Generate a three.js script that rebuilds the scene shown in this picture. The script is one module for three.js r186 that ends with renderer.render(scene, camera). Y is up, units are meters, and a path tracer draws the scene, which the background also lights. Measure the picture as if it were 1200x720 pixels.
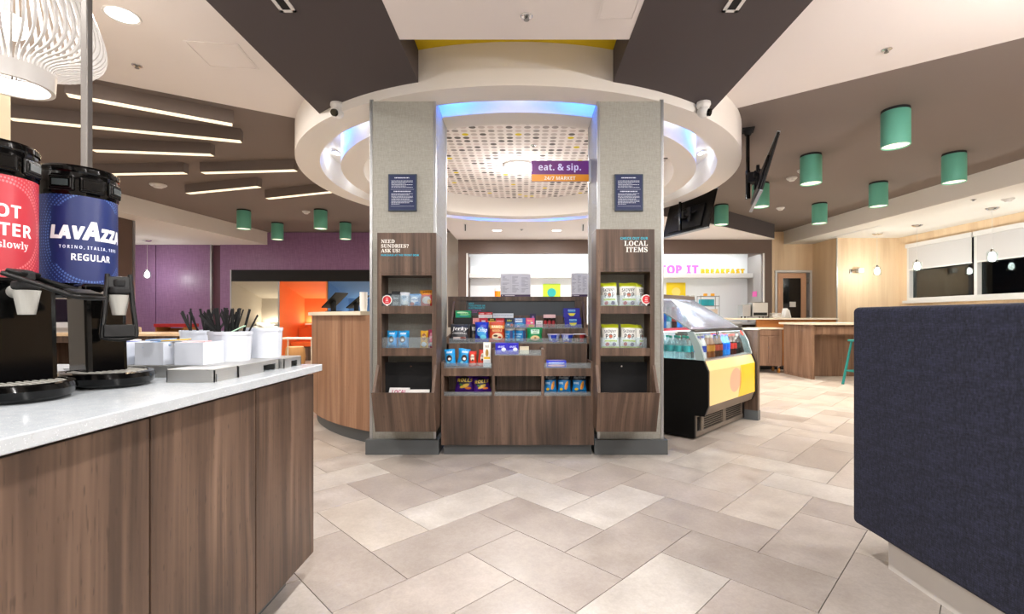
import * as THREE from 'three';
import { RoundedBoxGeometry } from 'three/addons/geometries/RoundedBoxGeometry.js';
import { mergeGeometries, toCreasedNormals } from 'three/addons/utils/BufferGeometryUtils.js';
import { RectAreaLightUniformsLib } from 'three/addons/lights/RectAreaLightUniformsLib.js';
import { FontLoader } from 'three/addons/loaders/FontLoader.js';
import { TextGeometry } from 'three/addons/geometries/TextGeometry.js';

// ---------------------------------------------------------------- camera, exposure, night sky
RectAreaLightUniformsLib.init();
const scene = new THREE.Scene();
const EYE = 1.06, F = 552;                                             // eye height in metres, focal length in pixels of a 1200 x 720 frame
const camera = new THREE.PerspectiveCamera(2 * Math.atan(360 / F) * 180 / Math.PI, 1200 / 720, 0.02, 80);
camera.position.set(0, EYE, 0);
camera.lookAt(0, EYE, -5);
camera.setViewOffset(1200, 720, -13, -12, 1200, 720);                  // rising-front lens: verticals stay vertical
scene.add(camera);
const renderer = new THREE.WebGLRenderer({ antialias: true });
renderer.toneMapping = THREE.LinearToneMapping;
renderer.toneMappingExposure = 2.1;
renderer.shadowMap.enabled = true;
scene.background = new THREE.Color(0.004, 0.005, 0.008);               // night outside the windows
const POWER = { down: 420, downBack: 330, teal: 8, linear: 16, pendant: 0.5, coveWhite: 0.03, coveBlue: 0.34, alcove: 25, niche: 9, drum: 120, slatted: 0.35, slattedNear: 6.5 };
const WHITE = [1, 0.965, 0.935], WARM = [1, 0.76, 0.5], SOFT = [1, 0.85, 0.68], COOL = [0.88, 0.95, 1];

// ---------------------------------------------------------------- helpers
let seed = 12345;
const rnd = () => { seed = (seed * 1664525 + 1013904223) >>> 0; return seed / 4294967296; };
const rr = (a, b) => a + (b - a) * rnd();
const names = {};
const numbered = (n) => { const k = (names[n] = (names[n] ?? -1) + 1); return k ? `${n}_${String(k).padStart(3, '0')}` : n; };
const flat = (g) => { const r = g.index ? g.toNonIndexed() : g; for (const k of Object.keys(r.attributes)) if (!['position', 'normal', 'uv'].includes(k)) r.deleteAttribute(k); r.clearGroups?.(); return r; };
function metres(g, along = 0) {                                         // box-projected uv in metres; along = 1 turns the grain sideways
  g = flat(g);
  const p = g.attributes.position, uv = new Float32Array(p.count * 2), a = new THREE.Vector3(), b = new THREE.Vector3(), c = new THREE.Vector3();
  for (let i = 0; i < p.count; i += 3) {
    a.fromBufferAttribute(p, i); b.fromBufferAttribute(p, i + 1); c.fromBufferAttribute(p, i + 2);
    const n = b.clone().sub(a).cross(c.clone().sub(a)), x = Math.abs(n.x), y = Math.abs(n.y), z = Math.abs(n.z);
    [a, b, c].forEach((v, k) => {
      let u = y >= x && y >= z ? [v.x, v.z] : x >= z ? [v.z, v.y] : [v.x, v.y];
      if (along) u = [u[1], u[0]];
      uv[(i + k) * 2] = u[0]; uv[(i + k) * 2 + 1] = u[1];
    });
  }
  g.setAttribute('uv', new THREE.BufferAttribute(uv, 2));
  return g;
}
const M = (...gs) => mergeGeometries(gs.flat().map(flat), false);
const mv = (g, x = 0, y = 0, z = 0) => g.translate(x, y, z);
function box(w, h, d, x = 0, y = 0, z = 0, r = 0, along = 0) {          // centred on x, z; standing on y
  const g = r ? new RoundedBoxGeometry(w, h, d, 2, Math.min(r, w / 2.01, h / 2.01, d / 2.01)) : new THREE.BoxGeometry(w, h, d);
  return metres(g.translate(x, y + h / 2, z), along);
}
const span = (x0, x1, y0, y1, z0, z1, r = 0, along = 0) => box(x1 - x0, y1 - y0, Math.abs(z1 - z0), (x0 + x1) / 2, y0, (z0 + z1) / 2, r, along);
const room = (x0, x1, y0, y1, d0, d1, r = 0, along = 0) => span(x0, x1, y0, y1, -d1, -d0, r, along);   // d: metres in front of the camera
const cyl = (r0, r1, h, x = 0, y = 0, z = 0, seg = 28, open = false) => flat(new THREE.CylinderGeometry(r0, r1, h, seg, 1, open).translate(x, y + h / 2, z));
const tube = (pts, r, seg = 24, rad = 8, closed = false, tight = true) => flat(new THREE.TubeGeometry(tight ? poly(pts, closed) : new THREE.CatmullRomCurve3(pts.map((p) => new THREE.Vector3(...p)), closed), seg, r, rad, closed));
function poly(pts, closed) { return new THREE.CatmullRomCurve3(pts.map((p) => new THREE.Vector3(...p)), closed, 'catmullrom', 0.12); }
function bar(a, b, r, seg = 10, r2 = r) {                               // straight round bar between two points
  const A = new THREE.Vector3(...a), B = new THREE.Vector3(...b), l = A.distanceTo(B);
  const g = new THREE.CylinderGeometry(r2, r, l, seg).translate(0, l / 2, 0);
  g.applyQuaternion(new THREE.Quaternion().setFromUnitVectors(new THREE.Vector3(0, 1, 0), B.clone().sub(A).normalize()));
  return flat(g.translate(A.x, A.y, A.z));
}
const lathe = (pts, seg = 40) => flat(toCreasedNormals(new THREE.LatheGeometry(pts.map((p) => new THREE.Vector2(...p)), seg), 0.6));
const rawShape = (pts) => { const s = new THREE.Shape(); pts.forEach(([x, y], i) => (i ? s.lineTo(x, y) : s.moveTo(x, y))); s.closePath(); return s; };
const slabOf = (pts, y0, y1) => {                                       // polygon given as [x, d], raised from y0 to y1
  const g = new THREE.ExtrudeGeometry(rawShape(pts.map(([x, d]) => [x, d])), { depth: y1 - y0, bevelEnabled: false });
  return metres(g.rotateX(-Math.PI / 2).translate(0, y0, 0));           // shape y becomes -z, which is d
};
const profile = (pts, x0, x1, bevel = 0) => {                           // outline given as [z, y], run from x0 to x1
  const g = new THREE.ExtrudeGeometry(rawShape(pts), { depth: x1 - x0 - 2 * bevel, bevelEnabled: bevel > 0, bevelSize: bevel, bevelThickness: bevel, bevelSegments: 2, steps: 1 });
  return metres(g.rotateY(-Math.PI / 2).translate(x1 - bevel, 0, 0));   // shape x becomes z, depth runs to -x
};
const turned = (g, y) => g.rotateY(y);
const DRUM = [-0.05, 5.95];                                             // middle of the round ceiling, x and depth
function ring(r0, r1, y0, y1, a0 = 0, a1 = Math.PI * 2, seg = 128) {    // ring sector round the drum's middle, angle from the camera's side towards the left
  const pos = [], uv = [], P = (r, y, a) => [DRUM[0] - r * Math.sin(a), y, -(DRUM[1] - r * Math.cos(a))];
  const quad = (A, B, C, D, ua, ub, va, vb) => { pos.push(...A, ...B, ...C, ...A, ...C, ...D); uv.push(ua, va, ub, va, ub, vb, ua, va, ub, vb, ua, vb); };
  for (let i = 0; i < seg; i++) {
    const s = a0 + (a1 - a0) * i / seg, e = a0 + (a1 - a0) * (i + 1) / seg, L = (k) => r1 * k;
    quad(P(r1, y0, e), P(r1, y0, s), P(r1, y1, s), P(r1, y1, e), -L(e), -L(s), y0, y1);
    quad(P(r0, y0, s), P(r0, y0, e), P(r0, y1, e), P(r0, y1, s), L(s), L(e), y0, y1);
    quad(P(r1, y1, e), P(r1, y1, s), P(r0, y1, s), P(r0, y1, e), -L(e), -L(s), r1, r0);
    quad(P(r0, y0, e), P(r0, y0, s), P(r1, y0, s), P(r1, y0, e), -L(e), -L(s), r0, r1);
  }
  if (a1 - a0 < 6.28) {
    quad(P(r0, y0, a0), P(r0, y1, a0), P(r1, y1, a0), P(r1, y0, a0), 0, r1 - r0, y0, y1);
    quad(P(r1, y0, a1), P(r1, y1, a1), P(r0, y1, a1), P(r0, y0, a1), 0, r1 - r0, y0, y1);
  }
  const g = new THREE.BufferGeometry();
  g.setAttribute('position', new THREE.Float32BufferAttribute(pos, 3));
  g.setAttribute('uv', new THREE.Float32BufferAttribute(uv, 2));
  g.computeVertexNormals();
  return flat(toCreasedNormals(g, 0.3));
}
function pillow(w, h, t, s = 1) {                                       // a filled, crimped snack bag standing on y = 0; uv 0..1 on its front
  const N = 12, K = 14, pos = [], uv = [], idx = [], k = s * 7.13;
  for (let f = 0; f < 2; f++) for (let j = 0; j <= K; j++) for (let i = 0; i <= N; i++) {
    const u = i / N, v = j / K, a = Math.abs(2 * u - 1), b = Math.abs(2 * v - 1), full = Math.pow(Math.max(0, 1 - a ** 2.4), 0.6) * Math.pow(Math.max(0, 1 - (b / 0.93) ** 5), 0.7);
    const pinch = 1 - 0.07 * Math.pow(1 - b, 1.2) * 1.6 + 0.02 * Math.sin(v * 9 + k), wr = 0.1 * Math.sin(u * 17 + v * 9 + k) * Math.sin(v * 21 - u * 5 + k) * (1 - full * 0.6);
    const crimp = b > 0.9 ? 0.012 * Math.sin(u * 26 + k) * h : 0;
    pos.push((u - 0.5) * w * pinch, v * h + 0.01 * h * Math.sin(u * 7 + k) * (v > 0.9 ? 1 : 0), (f ? -1 : 1) * (full * t / 2 * (1 + wr)) + crimp * 0.25);
    uv.push(f ? 1 - u : u, v);
  }
  const S = (N + 1) * (K + 1);
  for (let f = 0; f < 2; f++) for (let j = 0; j < K; j++) for (let i = 0; i < N; i++) {
    const a = f * S + j * (N + 1) + i, b = a + 1, c = a + N + 1, d = c + 1;
    f ? idx.push(a, c, b, b, c, d) : idx.push(a, b, c, b, d, c);
  }
  const g = new THREE.BufferGeometry();
  g.setAttribute('position', new THREE.Float32BufferAttribute(pos, 3)); g.setAttribute('uv', new THREE.Float32BufferAttribute(uv, 2)); g.setIndex(idx); g.computeVertexNormals();
  return flat(g);
}
function carton(w, h, d, y = 0, z = 0) {                                // printed carton: the artwork on every side, 0..1
  return flat(new THREE.BoxGeometry(w, h, d).translate(0, y + h / 2, z));
}
function tag(o, label, category, group, kind) {
  o.userData.label = label; o.userData.category = category;
  if (group) o.userData.group = group;
  if (kind) o.userData.kind = kind;
  return o;
}
function mesh(name, g, m, parent, label) {
  const o = new THREE.Mesh(g, m); o.name = name; parent.add(o);
  if (label) o.userData.label = label;
  return o;
}
function thing(name, label, category, [x, y, d] = [0, 0, 0], turn = 0, group) {
  const o = new THREE.Group(); o.name = numbered(name); o.position.set(x, y, -d); o.rotation.y = turn; scene.add(o);
  return tag(o, label, category, group);
}
function solo(name, label, category, g, m, [x, y, d] = [0, 0, 0], turn = 0, group) {
  const o = mesh(numbered(name), g, m, scene); o.position.set(x, y, -d); o.rotation.y = turn;
  return tag(o, label, category, group);
}
function again(src, label, [x, y, d], turn = 0, group) {                // a copy of a thing, its parts with it
  const o = src.clone(); o.name = numbered(src.name.replace(/_\d{3}$/, '')); scene.add(o); o.position.set(x, y, -d); o.rotation.y = turn;
  const spots = []; o.traverse((l) => { if (l.isSpotLight) spots.push(l); }); for (const l of spots) l.parent.add(l.target);
  o.userData = { ...src.userData, label }; if (group) o.userData.group = group;
  return o;
}
function struct(name, g, m, parent) {
  const o = g ? new THREE.Mesh(g, m) : new THREE.Group(); o.name = parent ? name : numbered(name); (parent ?? scene).add(o);
  if (!parent) o.userData.kind = 'structure';
  return o;
}
function areaLight(parent, color, power, w, h, [x, y, z], look) {       // the light of a flat lamp, facing along look
  const l = new THREE.RectAreaLight(new THREE.Color().setRGB(...color), power, w, h);
  l.position.set(x, y, z); parent.add(l); l.lookAt(new THREE.Vector3(...look).add(parent.localToWorld(new THREE.Vector3(x, y, z))));
  return l;
}
function pointLight(parent, color, power, [x, y, z], radius = 2) {
  const l = new THREE.PointLight(new THREE.Color().setRGB(...color), power); l.position.set(x, y, z); l.castShadow = true; l.shadow.radius = radius; parent.add(l);
  return l;
}
function spotLight(parent, color, power, [x, y, z], to, angle, penumbra = 0.6, radius = 2) {
  const l = new THREE.SpotLight(new THREE.Color().setRGB(...color), power, 0, angle, penumbra); l.position.set(x, y, z); l.target.position.set(...to);
  l.castShadow = true; l.shadow.radius = radius; parent.add(l); parent.add(l.target);
  return l;
}

// ---------------------------------------------------------------- textures
function lattice(n, s0) { const a = new Float32Array(n); let s = s0 * 9781 + 7; for (let i = 0; i < n; i++) { s = (s * 1664525 + 1013904223) >>> 0; a[i] = s / 4294967296; } return a; }
function noise(px, py, s) {                                             // value noise that repeats every px by py cells
  const a = lattice(px * py, s), m = (v, n) => ((v % n) + n) % n, e = (t) => t * t * (3 - 2 * t);
  return (x, y) => {
    const i = Math.floor(x), j = Math.floor(y), u = e(x - i), v = e(y - j), i0 = m(i, px), i1 = m(i + 1, px), j0 = m(j, py) * px, j1 = m(j + 1, py) * px;
    return (a[j0 + i0] * (1 - u) + a[j0 + i1] * u) * (1 - v) + (a[j1 + i0] * (1 - u) + a[j1 + i1] * u) * v;
  };
}
function pixelTexture(w, h, f, { srgb = true, rx = 1, ry = 1 } = {}) {
  const data = new Uint8Array(w * h * 4);
  for (let y = 0; y < h; y++) for (let x = 0; x < w; x++) {
    const c = f(x / w, y / h), o = (y * w + x) * 4;
    for (let k = 0; k < 3; k++) data[o + k] = Math.max(0, Math.min(255, c[k]));
    data[o + 3] = 255;
  }
  const t = new THREE.DataTexture(data, w, h); t.wrapS = t.wrapT = THREE.RepeatWrapping; t.magFilter = THREE.LinearFilter; t.repeat.set(rx, ry);
  if (srgb) t.colorSpace = THREE.SRGBColorSpace;
  t.needsUpdate = true;
  return t;
}
function canvasTexture(w, h, draw, repeat) {
  const c = document.createElement('canvas'); c.width = w; c.height = h;
  const x = c.getContext('2d'); draw(x, w, h);
  const t = new THREE.CanvasTexture(c); t.colorSpace = THREE.SRGBColorSpace; t.magFilter = THREE.LinearFilter;
  if (repeat) { t.wrapS = t.wrapT = THREE.RepeatWrapping; t.repeat.set(...repeat); }
  return t;
}
const mix = (a, b, t) => a.map((v, k) => v + (b[k] - v) * t);
const std = (o) => new THREE.MeshStandardMaterial(o);
const phys = (o) => new THREE.MeshPhysicalMaterial(o);
const paint = (hex, roughness = 0.6, extra = {}) => std({ color: hex, roughness, ...extra });
function woodTexture(dark, mid, pale, s, size = [0.7, 1.4]) {           // upright laminate grain: broad bands, fine streaks, short pores
  const broad = noise(9, 2, s), mid_ = noise(31, 3, s + 1), fine = noise(120, 5, s + 2), pore = noise(230, 40, s + 3), warp = noise(4, 5, s + 4);
  return pixelTexture(512, 1024, (u, v) => {
    const w = (warp(u * 4, v * 5) - 0.5) * 0.05, a = broad((u + w) * 9, v * 2), b = mid_((u + w * 0.8) * 31, v * 3), c = fine((u + w * 0.5) * 120, v * 5), p = pore(u * 230, v * 40);
    const t = Math.max(0, Math.min(1, 0.5 + (0.5 * a + 0.3 * b + 0.2 * c - 0.5) * 1.2));
    let col = t < 0.5 ? mix(dark, mid, t * 2) : mix(mid, pale, t * 2 - 1);
    if (p > 0.83) col = mix(col, dark, (p - 0.83) * 3);
    return col;
  }, { rx: 1 / size[0], ry: 1 / size[1] });
}
function clothTexture(a, b, s, n = 128) {                               // plain weave with slubs
  const slub = noise(24, 24, s), warpN = noise(n / 2, 12, s + 1), weftN = noise(12, n / 2, s + 2), fine = noise(n, n, s + 3);
  return [pixelTexture(512, 512, (u, v) => {
    const x = u * n / 2, y = v * n / 2, over = (Math.floor(x) + Math.floor(y)) % 2, t = 0.5 + (over ? warpN(x, v * 12) : weftN(u * 12, y)) * 0.9 - 0.45 + (slub(u * 24, v * 24) - 0.5) * 0.22 + (fine(u * n, v * n) - 0.5) * 0.5;
    return mix(a, b, Math.max(0, Math.min(1, t)));
  }, { rx: 1 / 0.17, ry: 1 / 0.17 }), pixelTexture(512, 512, (u, v) => {
    const x = u * n / 2, y = v * n / 2, over = (Math.floor(x) + Math.floor(y)) % 2, h = (over ? Math.sin(Math.PI * (x % 1)) : Math.sin(Math.PI * (y % 1))) * 200 + slub(u * 24, v * 24) * 55;
    return [h, h, h];
  }, { srgb: false, rx: 1 / 0.17, ry: 1 / 0.17 })];
}
const midWoodMap = woodTexture([88, 62, 46], [126, 97, 77], [158, 128, 105], 33);
const walnutMap = woodTexture([40, 30, 24], [86, 67, 55], [130, 106, 89], 3), mapleMap = woodTexture([216, 184, 148], [230, 202, 166], [239, 215, 182], 21, [0.9, 1.8]);
const [navyMap, navyBump] = clothTexture([10, 12, 24], [48, 52, 78], 41);
const linen = noise(64, 64, 51), linenA = noise(160, 10, 52), linenB = noise(10, 160, 53);
const linenMap = pixelTexture(512, 512, (u, v) => mix([140, 139, 131], [174, 173, 165], 0.45 * linenA(u * 160, v * 10) + 0.45 * linenB(u * 10, v * 160) + 0.1 * linen(u * 64, v * 64)), { rx: 1 / 0.26, ry: 1 / 0.26 });
const st1 = noise(10, 10, 61), st2 = noise(60, 60, 62), st3 = noise(200, 200, 63);
const stoneMap = pixelTexture(512, 512, (u, v) => { const t = 0.5 * st1(u * 10, v * 10) + 0.25 * st2(u * 60, v * 60) + 0.25 * st3(u * 200, v * 200); return mix([206, 200, 194], [252, 249, 245], t); }, { rx: 1 / 1.1, ry: 1 / 1.1 });
const stoneRough = pixelTexture(256, 256, (u, v) => { const r = 95 + 60 * st1(u * 10, v * 10) + 25 * st2(u * 60, v * 60); return [r, r, r]; }, { srgb: false, rx: 1 / 1.1, ry: 1 / 1.1 });
const q1 = noise(120, 120, 71), q2 = noise(260, 260, 72), q3 = noise(24, 24, 73);
const quartzMap = pixelTexture(512, 512, (u, v) => { const a = q1(u * 120, v * 120), b = q2(u * 260, v * 260), c = q3(u * 24, v * 24); let k = [188, 194, 199]; k = mix(k, [175, 182, 188], c * 0.7); if (a > 0.84) k = mix(k, [160, 160, 160], (a - 0.84) * 3.2); if (b > 0.9) k = mix(k, [248, 250, 252], 0.7); return k; }, { rx: 1 / 0.42, ry: 1 / 0.42 });
const br1 = noise(4, 300, 81);
const brushedRough = pixelTexture(256, 512, (u, v) => { const r = 95 + 60 * br1(u * 4, v * 300); return [r, r, r]; }, { srgb: false, rx: 3, ry: 3 });
const pw = noise(180, 10, 91), pw2 = noise(12, 160, 92);
const purpleMap = pixelTexture(512, 512, (u, v) => mix([124, 88, 126], [156, 118, 156], 0.6 * pw(u * 180, v * 10) + 0.4 * pw2(u * 12, v * 160)), { rx: 1, ry: 1 });

// ---------------------------------------------------------------- materials
const mat = {
  midWood: std({ map: midWoodMap, roughness: 0.45 }), walnut: std({ map: walnutMap, roughness: 0.42 }), maple: std({ map: mapleMap, roughness: 0.5 }),
  white: paint(0xe4dfd8, 0.85), ceilingWhite: paint(0xebe4e1, 0.9), drumWhite: paint(0xe9e4de, 0.8), dark: paint(0x7c706a, 0.85), beam: paint(0x4b4344, 0.8), yellow: paint(0xd9b90c, 0.7),
  linen: std({ map: linenMap, roughness: 0.8 }), navy: std({ map: navyMap, bumpMap: navyBump, bumpScale: 0.0012, roughness: 0.95 }),
  purple: std({ map: purpleMap, roughness: 0.4 }), plum: paint(0x5a3544, 0.6), blackBand: paint(0x090608, 0.7), brown: paint(0x5c4a41, 0.55), grout: paint(0x77716b, 0.9),
  base: paint(0x565a5c, 0.5), steel: std({ color: 0xc4c4c2, metalness: 1, roughness: 1.0, roughnessMap: brushedRough }), chrome: std({ color: 0xd8d8d8, metalness: 1, roughness: 0.15 }),
  trimMetal: std({ color: 0xb9bbbd, metalness: 0.9, roughness: 0.35 }), quartz: std({ map: quartzMap, roughness: 0.22 }), cream: paint(0xece2cc, 0.35),
  blackGloss: phys({ color: 0x040404, roughness: 0.1, specularIntensity: 0.55 }), black: phys({ color: 0x050505, roughness: 0.38, specularIntensity: 0.5 }), blackMatte: paint(0x0e0e10, 0.8), greyPlastic: paint(0xa7a6a0, 0.45), slate: paint(0x394147, 0.5),
  ceramic: paint(0xcfd5e0, 0.22), teal: paint(0x6fbea6, 0.45), tealWood: paint(0x0f7d78, 0.4), acrylic: phys({ color: 0xeaf2f6, roughness: 0.12, transmission: 0.9, thickness: 0, ior: 1.45 }),
  glass: phys({ color: 0xf5fafa, roughness: 0.02, transmission: 1, thickness: 0, ior: 1.5 }), nightGlass: phys({ color: 0xb4bcbc, roughness: 0.02, transmission: 1, thickness: 0, ior: 1.6 }),
  shade: paint(0xc9c6c6, 0.9), frameWhite: paint(0xdedcda, 0.4), orange: paint(0xf08c4c, 0.7), blueNiche: paint(0x5d86b6, 0.7), greyNiche: paint(0xc4bdb1, 0.7), red: paint(0xa3161c, 0.5),
  alcove: paint(0xe9edf0, 0.4), paper: paint(0xf0eeea, 0.8), wire: std({ color: 0x8f8f8f, metalness: 1, roughness: 0.3 }),
};
const glow = (c, k) => std({ color: 0xffffff, emissive: new THREE.Color().setRGB(...c), emissiveIntensity: k, roughness: 0.6 });
const lampWhite = glow(WHITE, 1.6), lampWarm = glow([1, 0.8, 0.52], 0.52), lampSoft = glow([1, 0.84, 0.6], 0.55), ledBlue = glow([0.02, 0.24, 1], 1), ledWhite = glow([0.9, 0.96, 1], 1.6);

// ================================================================ THE ROOM
const TOP = 3.05, X0 = -9.1, X1 = 8.06, BACK = 11.04, REAR = -4.5;
// ---- floor: stone tiles laid in herringbone, each with its own edge, over a grout bed
const floor = struct('floor');
struct('grout_bed', room(X0 - 0.2, X1 + 0.2, -0.2, -0.005, REAR - 0.2, BACK + 1.5), mat.grout, floor);
{
  const s = 0.308, gap = 0.0035, O = [-0.685, 2.123], q = Math.SQRT1_2;
  const tones = [0xcdcac6, 0xc5c0bc, 0xbdb6b1, 0xb3aca7, 0xc8c2bb].map((c) => std({ color: c, map: stoneMap, roughness: 0.75, roughnessMap: stoneRough }));
  const shapes = [0, 1, 2, 3, 4].map((k) => { const g = metres(new THREE.BoxGeometry(2 * s - gap, 0.012, s - gap).translate(0, -0.006, 0)), uv = g.attributes.uv; for (let i = 0; i < uv.count; i++) uv.setXY(i, uv.getX(i) + k * 0.23, uv.getY(i) + k * 0.37); return g; });
  const all = [];
  for (let i = -60; i < 60; i++) for (let j = -30; j < 30; j++) for (const [u, v, turn] of [[1, 0.5, 0.25], [0.5, -1, -0.25]]) {
    const U = (i + 2 * j + u) * s, W = (-i + 2 * j + v) * s, x = O[0] + (U + W) * q, d = O[1] + (U - W) * q;
    if (x < X0 - 0.1 || x > X1 + 0.1 || d < REAR || d > BACK + 1.3) continue;
    const px = d > 0.6 ? 613 + F * x / d : -1, py = d > 0.6 ? 372 + F * EYE / d : 9999, m = 160 / Math.max(d, 0.6);
    const hidden = (x < -0.95 && d < 2.0) || (x > 1.6 && d < 2.0) || (x < -1.3 && x > -2.2 && d > 4.6 && d < 8) || (Math.abs(x + 0.05) < 1.1 && d > 4.2 && d < 8) || (x < -1.4 && d > 5.2) || (x > 4.9 && d > 8.9) || (x > 3.4 && d < 4.6) || (x < -1 && d > 4.8);
    all.push({ x, d, turn: turn * Math.PI, seen: px > -m && px < 1200 + m && py < 720 + m && d < 9.6 && !hidden, tone: Math.floor(rnd() * 5), g: Math.floor(rnd() * 5) });
  }
  all.sort((a, b) => a.d - b.d);
  let n = 0;
  const rest = tones.map(() => []);
  for (const t of all) {
    if (t.seen && n < 298) { const o = struct(n ? `tile_${String(n).padStart(3, '0')}` : 'tile', shapes[t.g], tones[t.tone], floor); o.position.set(t.x, 0, -t.d); o.rotation.y = t.turn; n++; } else rest[t.tone].push(shapes[t.g].clone().rotateY(t.turn).translate(t.x, 0, -t.d));
  }
  const bulk = mergeGeometries(rest.map((r) => mergeGeometries(r)), true);
  const o = struct('outer_tiles', bulk, tones, floor); o.userData.kind = 'stuff';
}
// ---- ceilings
struct('ceiling', room(X0 - 0.2, X1 + 0.2, TOP + 0.012, TOP + 0.25, REAR - 0.2, BACK + 1.6), mat.dark);
const LW = [-2.23, 4.735], RW = [2.04, 4.48];
struct('ceiling_white_left', slabOf([[-1.6, REAR], [-1.6, 4.2], LW, [-3.57, 3.94], [X0, 0.63], [X0, REAR]], TOP, TOP + 0.012), mat.ceilingWhite);
struct('ceiling_white_right', slabOf([[1.5, REAR], [6.4, REAR], [6.4, 1.24], [3.56, 3.35], RW, [1.5, 4.1]], TOP, TOP + 0.012), mat.ceilingWhite);
struct('beam_1', slabOf([[-1.75, REAR], [-0.78, REAR], [-0.78, 3.53], [-1.75, 4.1]], 2.81, TOP + 0.01), mat.beam);
struct('beam_2', slabOf([[0.67, REAR], [1.6, REAR], [1.6, 4.0], [0.67, 3.53]], 2.81, TOP + 0.01), mat.beam);
struct('ceiling_centre', room(-0.779, 0.669, 2.812, TOP + 0.01, REAR, 2.97), mat.ceilingWhite);
struct('ceiling_yellow', room(-0.779, 0.669, TOP, TOP + 0.01, 2.972, 3.62), mat.yellow);
{ // round ceiling: two concentric rings, a lit slot between them and a dotted disc in the middle
  const drum = struct('ceiling_drum');
  struct('outer_ring', ring(2.31, 2.55, 2.735, TOP + 0.01), mat.drumWhite, drum);
  struct('inner_ring', ring(1.86, 2.1, 2.735, TOP + 0.01), mat.drumWhite, drum);
  struct('cove_top', ring(2.1, 2.31, TOP - 0.01, TOP + 0.008), mat.drumWhite, drum);
  const dots = canvasTexture(1920, 1920, (x, w) => {
    let s = 77; const r = () => { s = (s * 1664525 + 1013904223) >>> 0; return s / 4294967296; };
    x.fillStyle = '#f6f0ee'; x.fillRect(0, 0, w, w);
    const nx = 39, ny = 39;
    for (let i = 0; i < nx; i++) for (let j = 0; j < ny; j++) {
      const k = r(); x.fillStyle = k < 0.025 ? '#e8d21c' : k < 0.2 ? '#6d6866' : k < 0.42 ? '#a9a2a0' : k < 0.75 ? '#cfc6c3' : '#dfd3d0';
      x.beginPath(); x.ellipse((i + 0.5) * w / nx, (j + 0.5) * w / ny, w / nx * 0.37, w / ny * 0.35, 0, 0, 7); x.fill();
    }
  });
  const disc = new THREE.CircleGeometry(1.87, 96).rotateX(Math.PI / 2).translate(DRUM[0], 3.035, -DRUM[1]), back = ring(0.001, 1.87, 3.036, TOP + 0.008);
  struct('dotted_disc', flat(disc), std({ map: dots, roughness: 0.9, side: THREE.DoubleSide }), drum);
  struct('disc_backing', back, mat.drumWhite, drum);
}
{ // ceiling between the drum and the breakfast alcove
  const pts = [[-1.43, 8.03]];
  for (let a = 0.585; a > -0.9; a -= 0.08) pts.push([DRUM[0] - 2.45 * Math.sin(a), DRUM[1] + 2.45 * Math.cos(a)]);
  pts.push([3.33, 8.44], [4.98, 9.78], [5.4, 10.12], [5.4, 10.3], [-1.43, 10.3]);
  struct('ceiling_market', slabOf(pts, 2.75, TOP + 0.01), mat.beam);
  struct('ceiling_market_board', slabOf(pts, 2.737, 2.75), mat.ceilingWhite);
}
struct('soffit_right', slabOf([[6.06, BACK], [6.06, 10.93], [6.31, 5.94], [6.6, 1.0], [6.7, REAR], [X1 + 0.1, REAR], [X1 + 0.1, BACK]], 2.76, TOP + 0.01), mat.white);
struct('soffit_left', slabOf([[-5.98, BACK + 0.1], [-6.5, 7.6], [-7.3, 2.4], [-8.3, REAR], [X0, REAR], [X0, BACK + 0.1]], 2.76, TOP + 0.01), mat.white);
// ---- walls
struct('wall_rear', room(X0 - 0.2, X1 + 0.2, -0.1, TOP + 0.02, REAR - 0.2, REAR), mat.white);
{ const w = struct('wall_left');                                         // window opening d 8.6 .. 10.8
  struct('wall_panel', M(room(X0 - 0.2, X0, 0, TOP + 0.02, REAR, 8.6), room(X0 - 0.2, X0, 0, 0.9, 8.6, 10.8), room(X0 - 0.2, X0, 2.7, TOP + 0.02, 8.6, 10.8), room(X0 - 0.2, X0, 0, TOP + 0.02, 10.8, BACK + 0.2)), mat.white, w); }
{ const w = struct('wall_right');                                        // window opening d 5.4 .. 9.89
  struct('wall_panel', M(room(X1, X1 + 0.2, 0, TOP + 0.02, REAR, 5.4), room(X1, X1 + 0.2, 0, 1.4, 5.4, 9.89), room(X1, X1 + 0.2, 2.57, TOP + 0.02, 5.4, 9.89), room(X1, X1 + 0.2, 0, TOP + 0.02, 9.89, BACK + 0.2)), mat.maple, w); }
{ const w = struct('wall_purple');
  struct('wall_panel', room(X0, -8.62, 0, 2.8, BACK, BACK + 0.1), mat.purple, w);
  struct('wall_panel', room(-8.6, -7.33, 0, 2.8, BACK, BACK + 0.1), mat.purple, w);
  struct('wall_trim', room(-7.33, -7.29, 0, 2.8, BACK - 0.015, BACK + 0.1), mat.trimMetal, w);
  struct('wall_groove', room(-7.29, -7.1, 0, 2.8, BACK + 0.05, BACK + 0.1), mat.plum, w);
  struct('wall_panel', room(-7.1, -6.86, 0, TOP, BACK, BACK + 0.1), mat.purple, w);
  struct('wall_trim', room(-6.86, -6.83, 0, 2.17, BACK - 0.015, BACK + 0.1), mat.trimMetal, w);
  struct('wall_panel', room(-6.86, -2.2, 2.17, TOP, BACK, BACK + 0.1), mat.purple, w);
  struct('wall_band', room(-6.83, -3.4, 1.9, 2.17, BACK - 0.01, BACK + 0.1), mat.blackBand, w);
  struct('wall_panel', room(-3.4, -2.2, 0, 2.17, BACK, BACK + 0.1), mat.purple, w);
  struct('wall_panel', room(-2.2, -1.4, 0, TOP, BACK, BACK + 0.1), mat.white, w);
}
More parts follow.
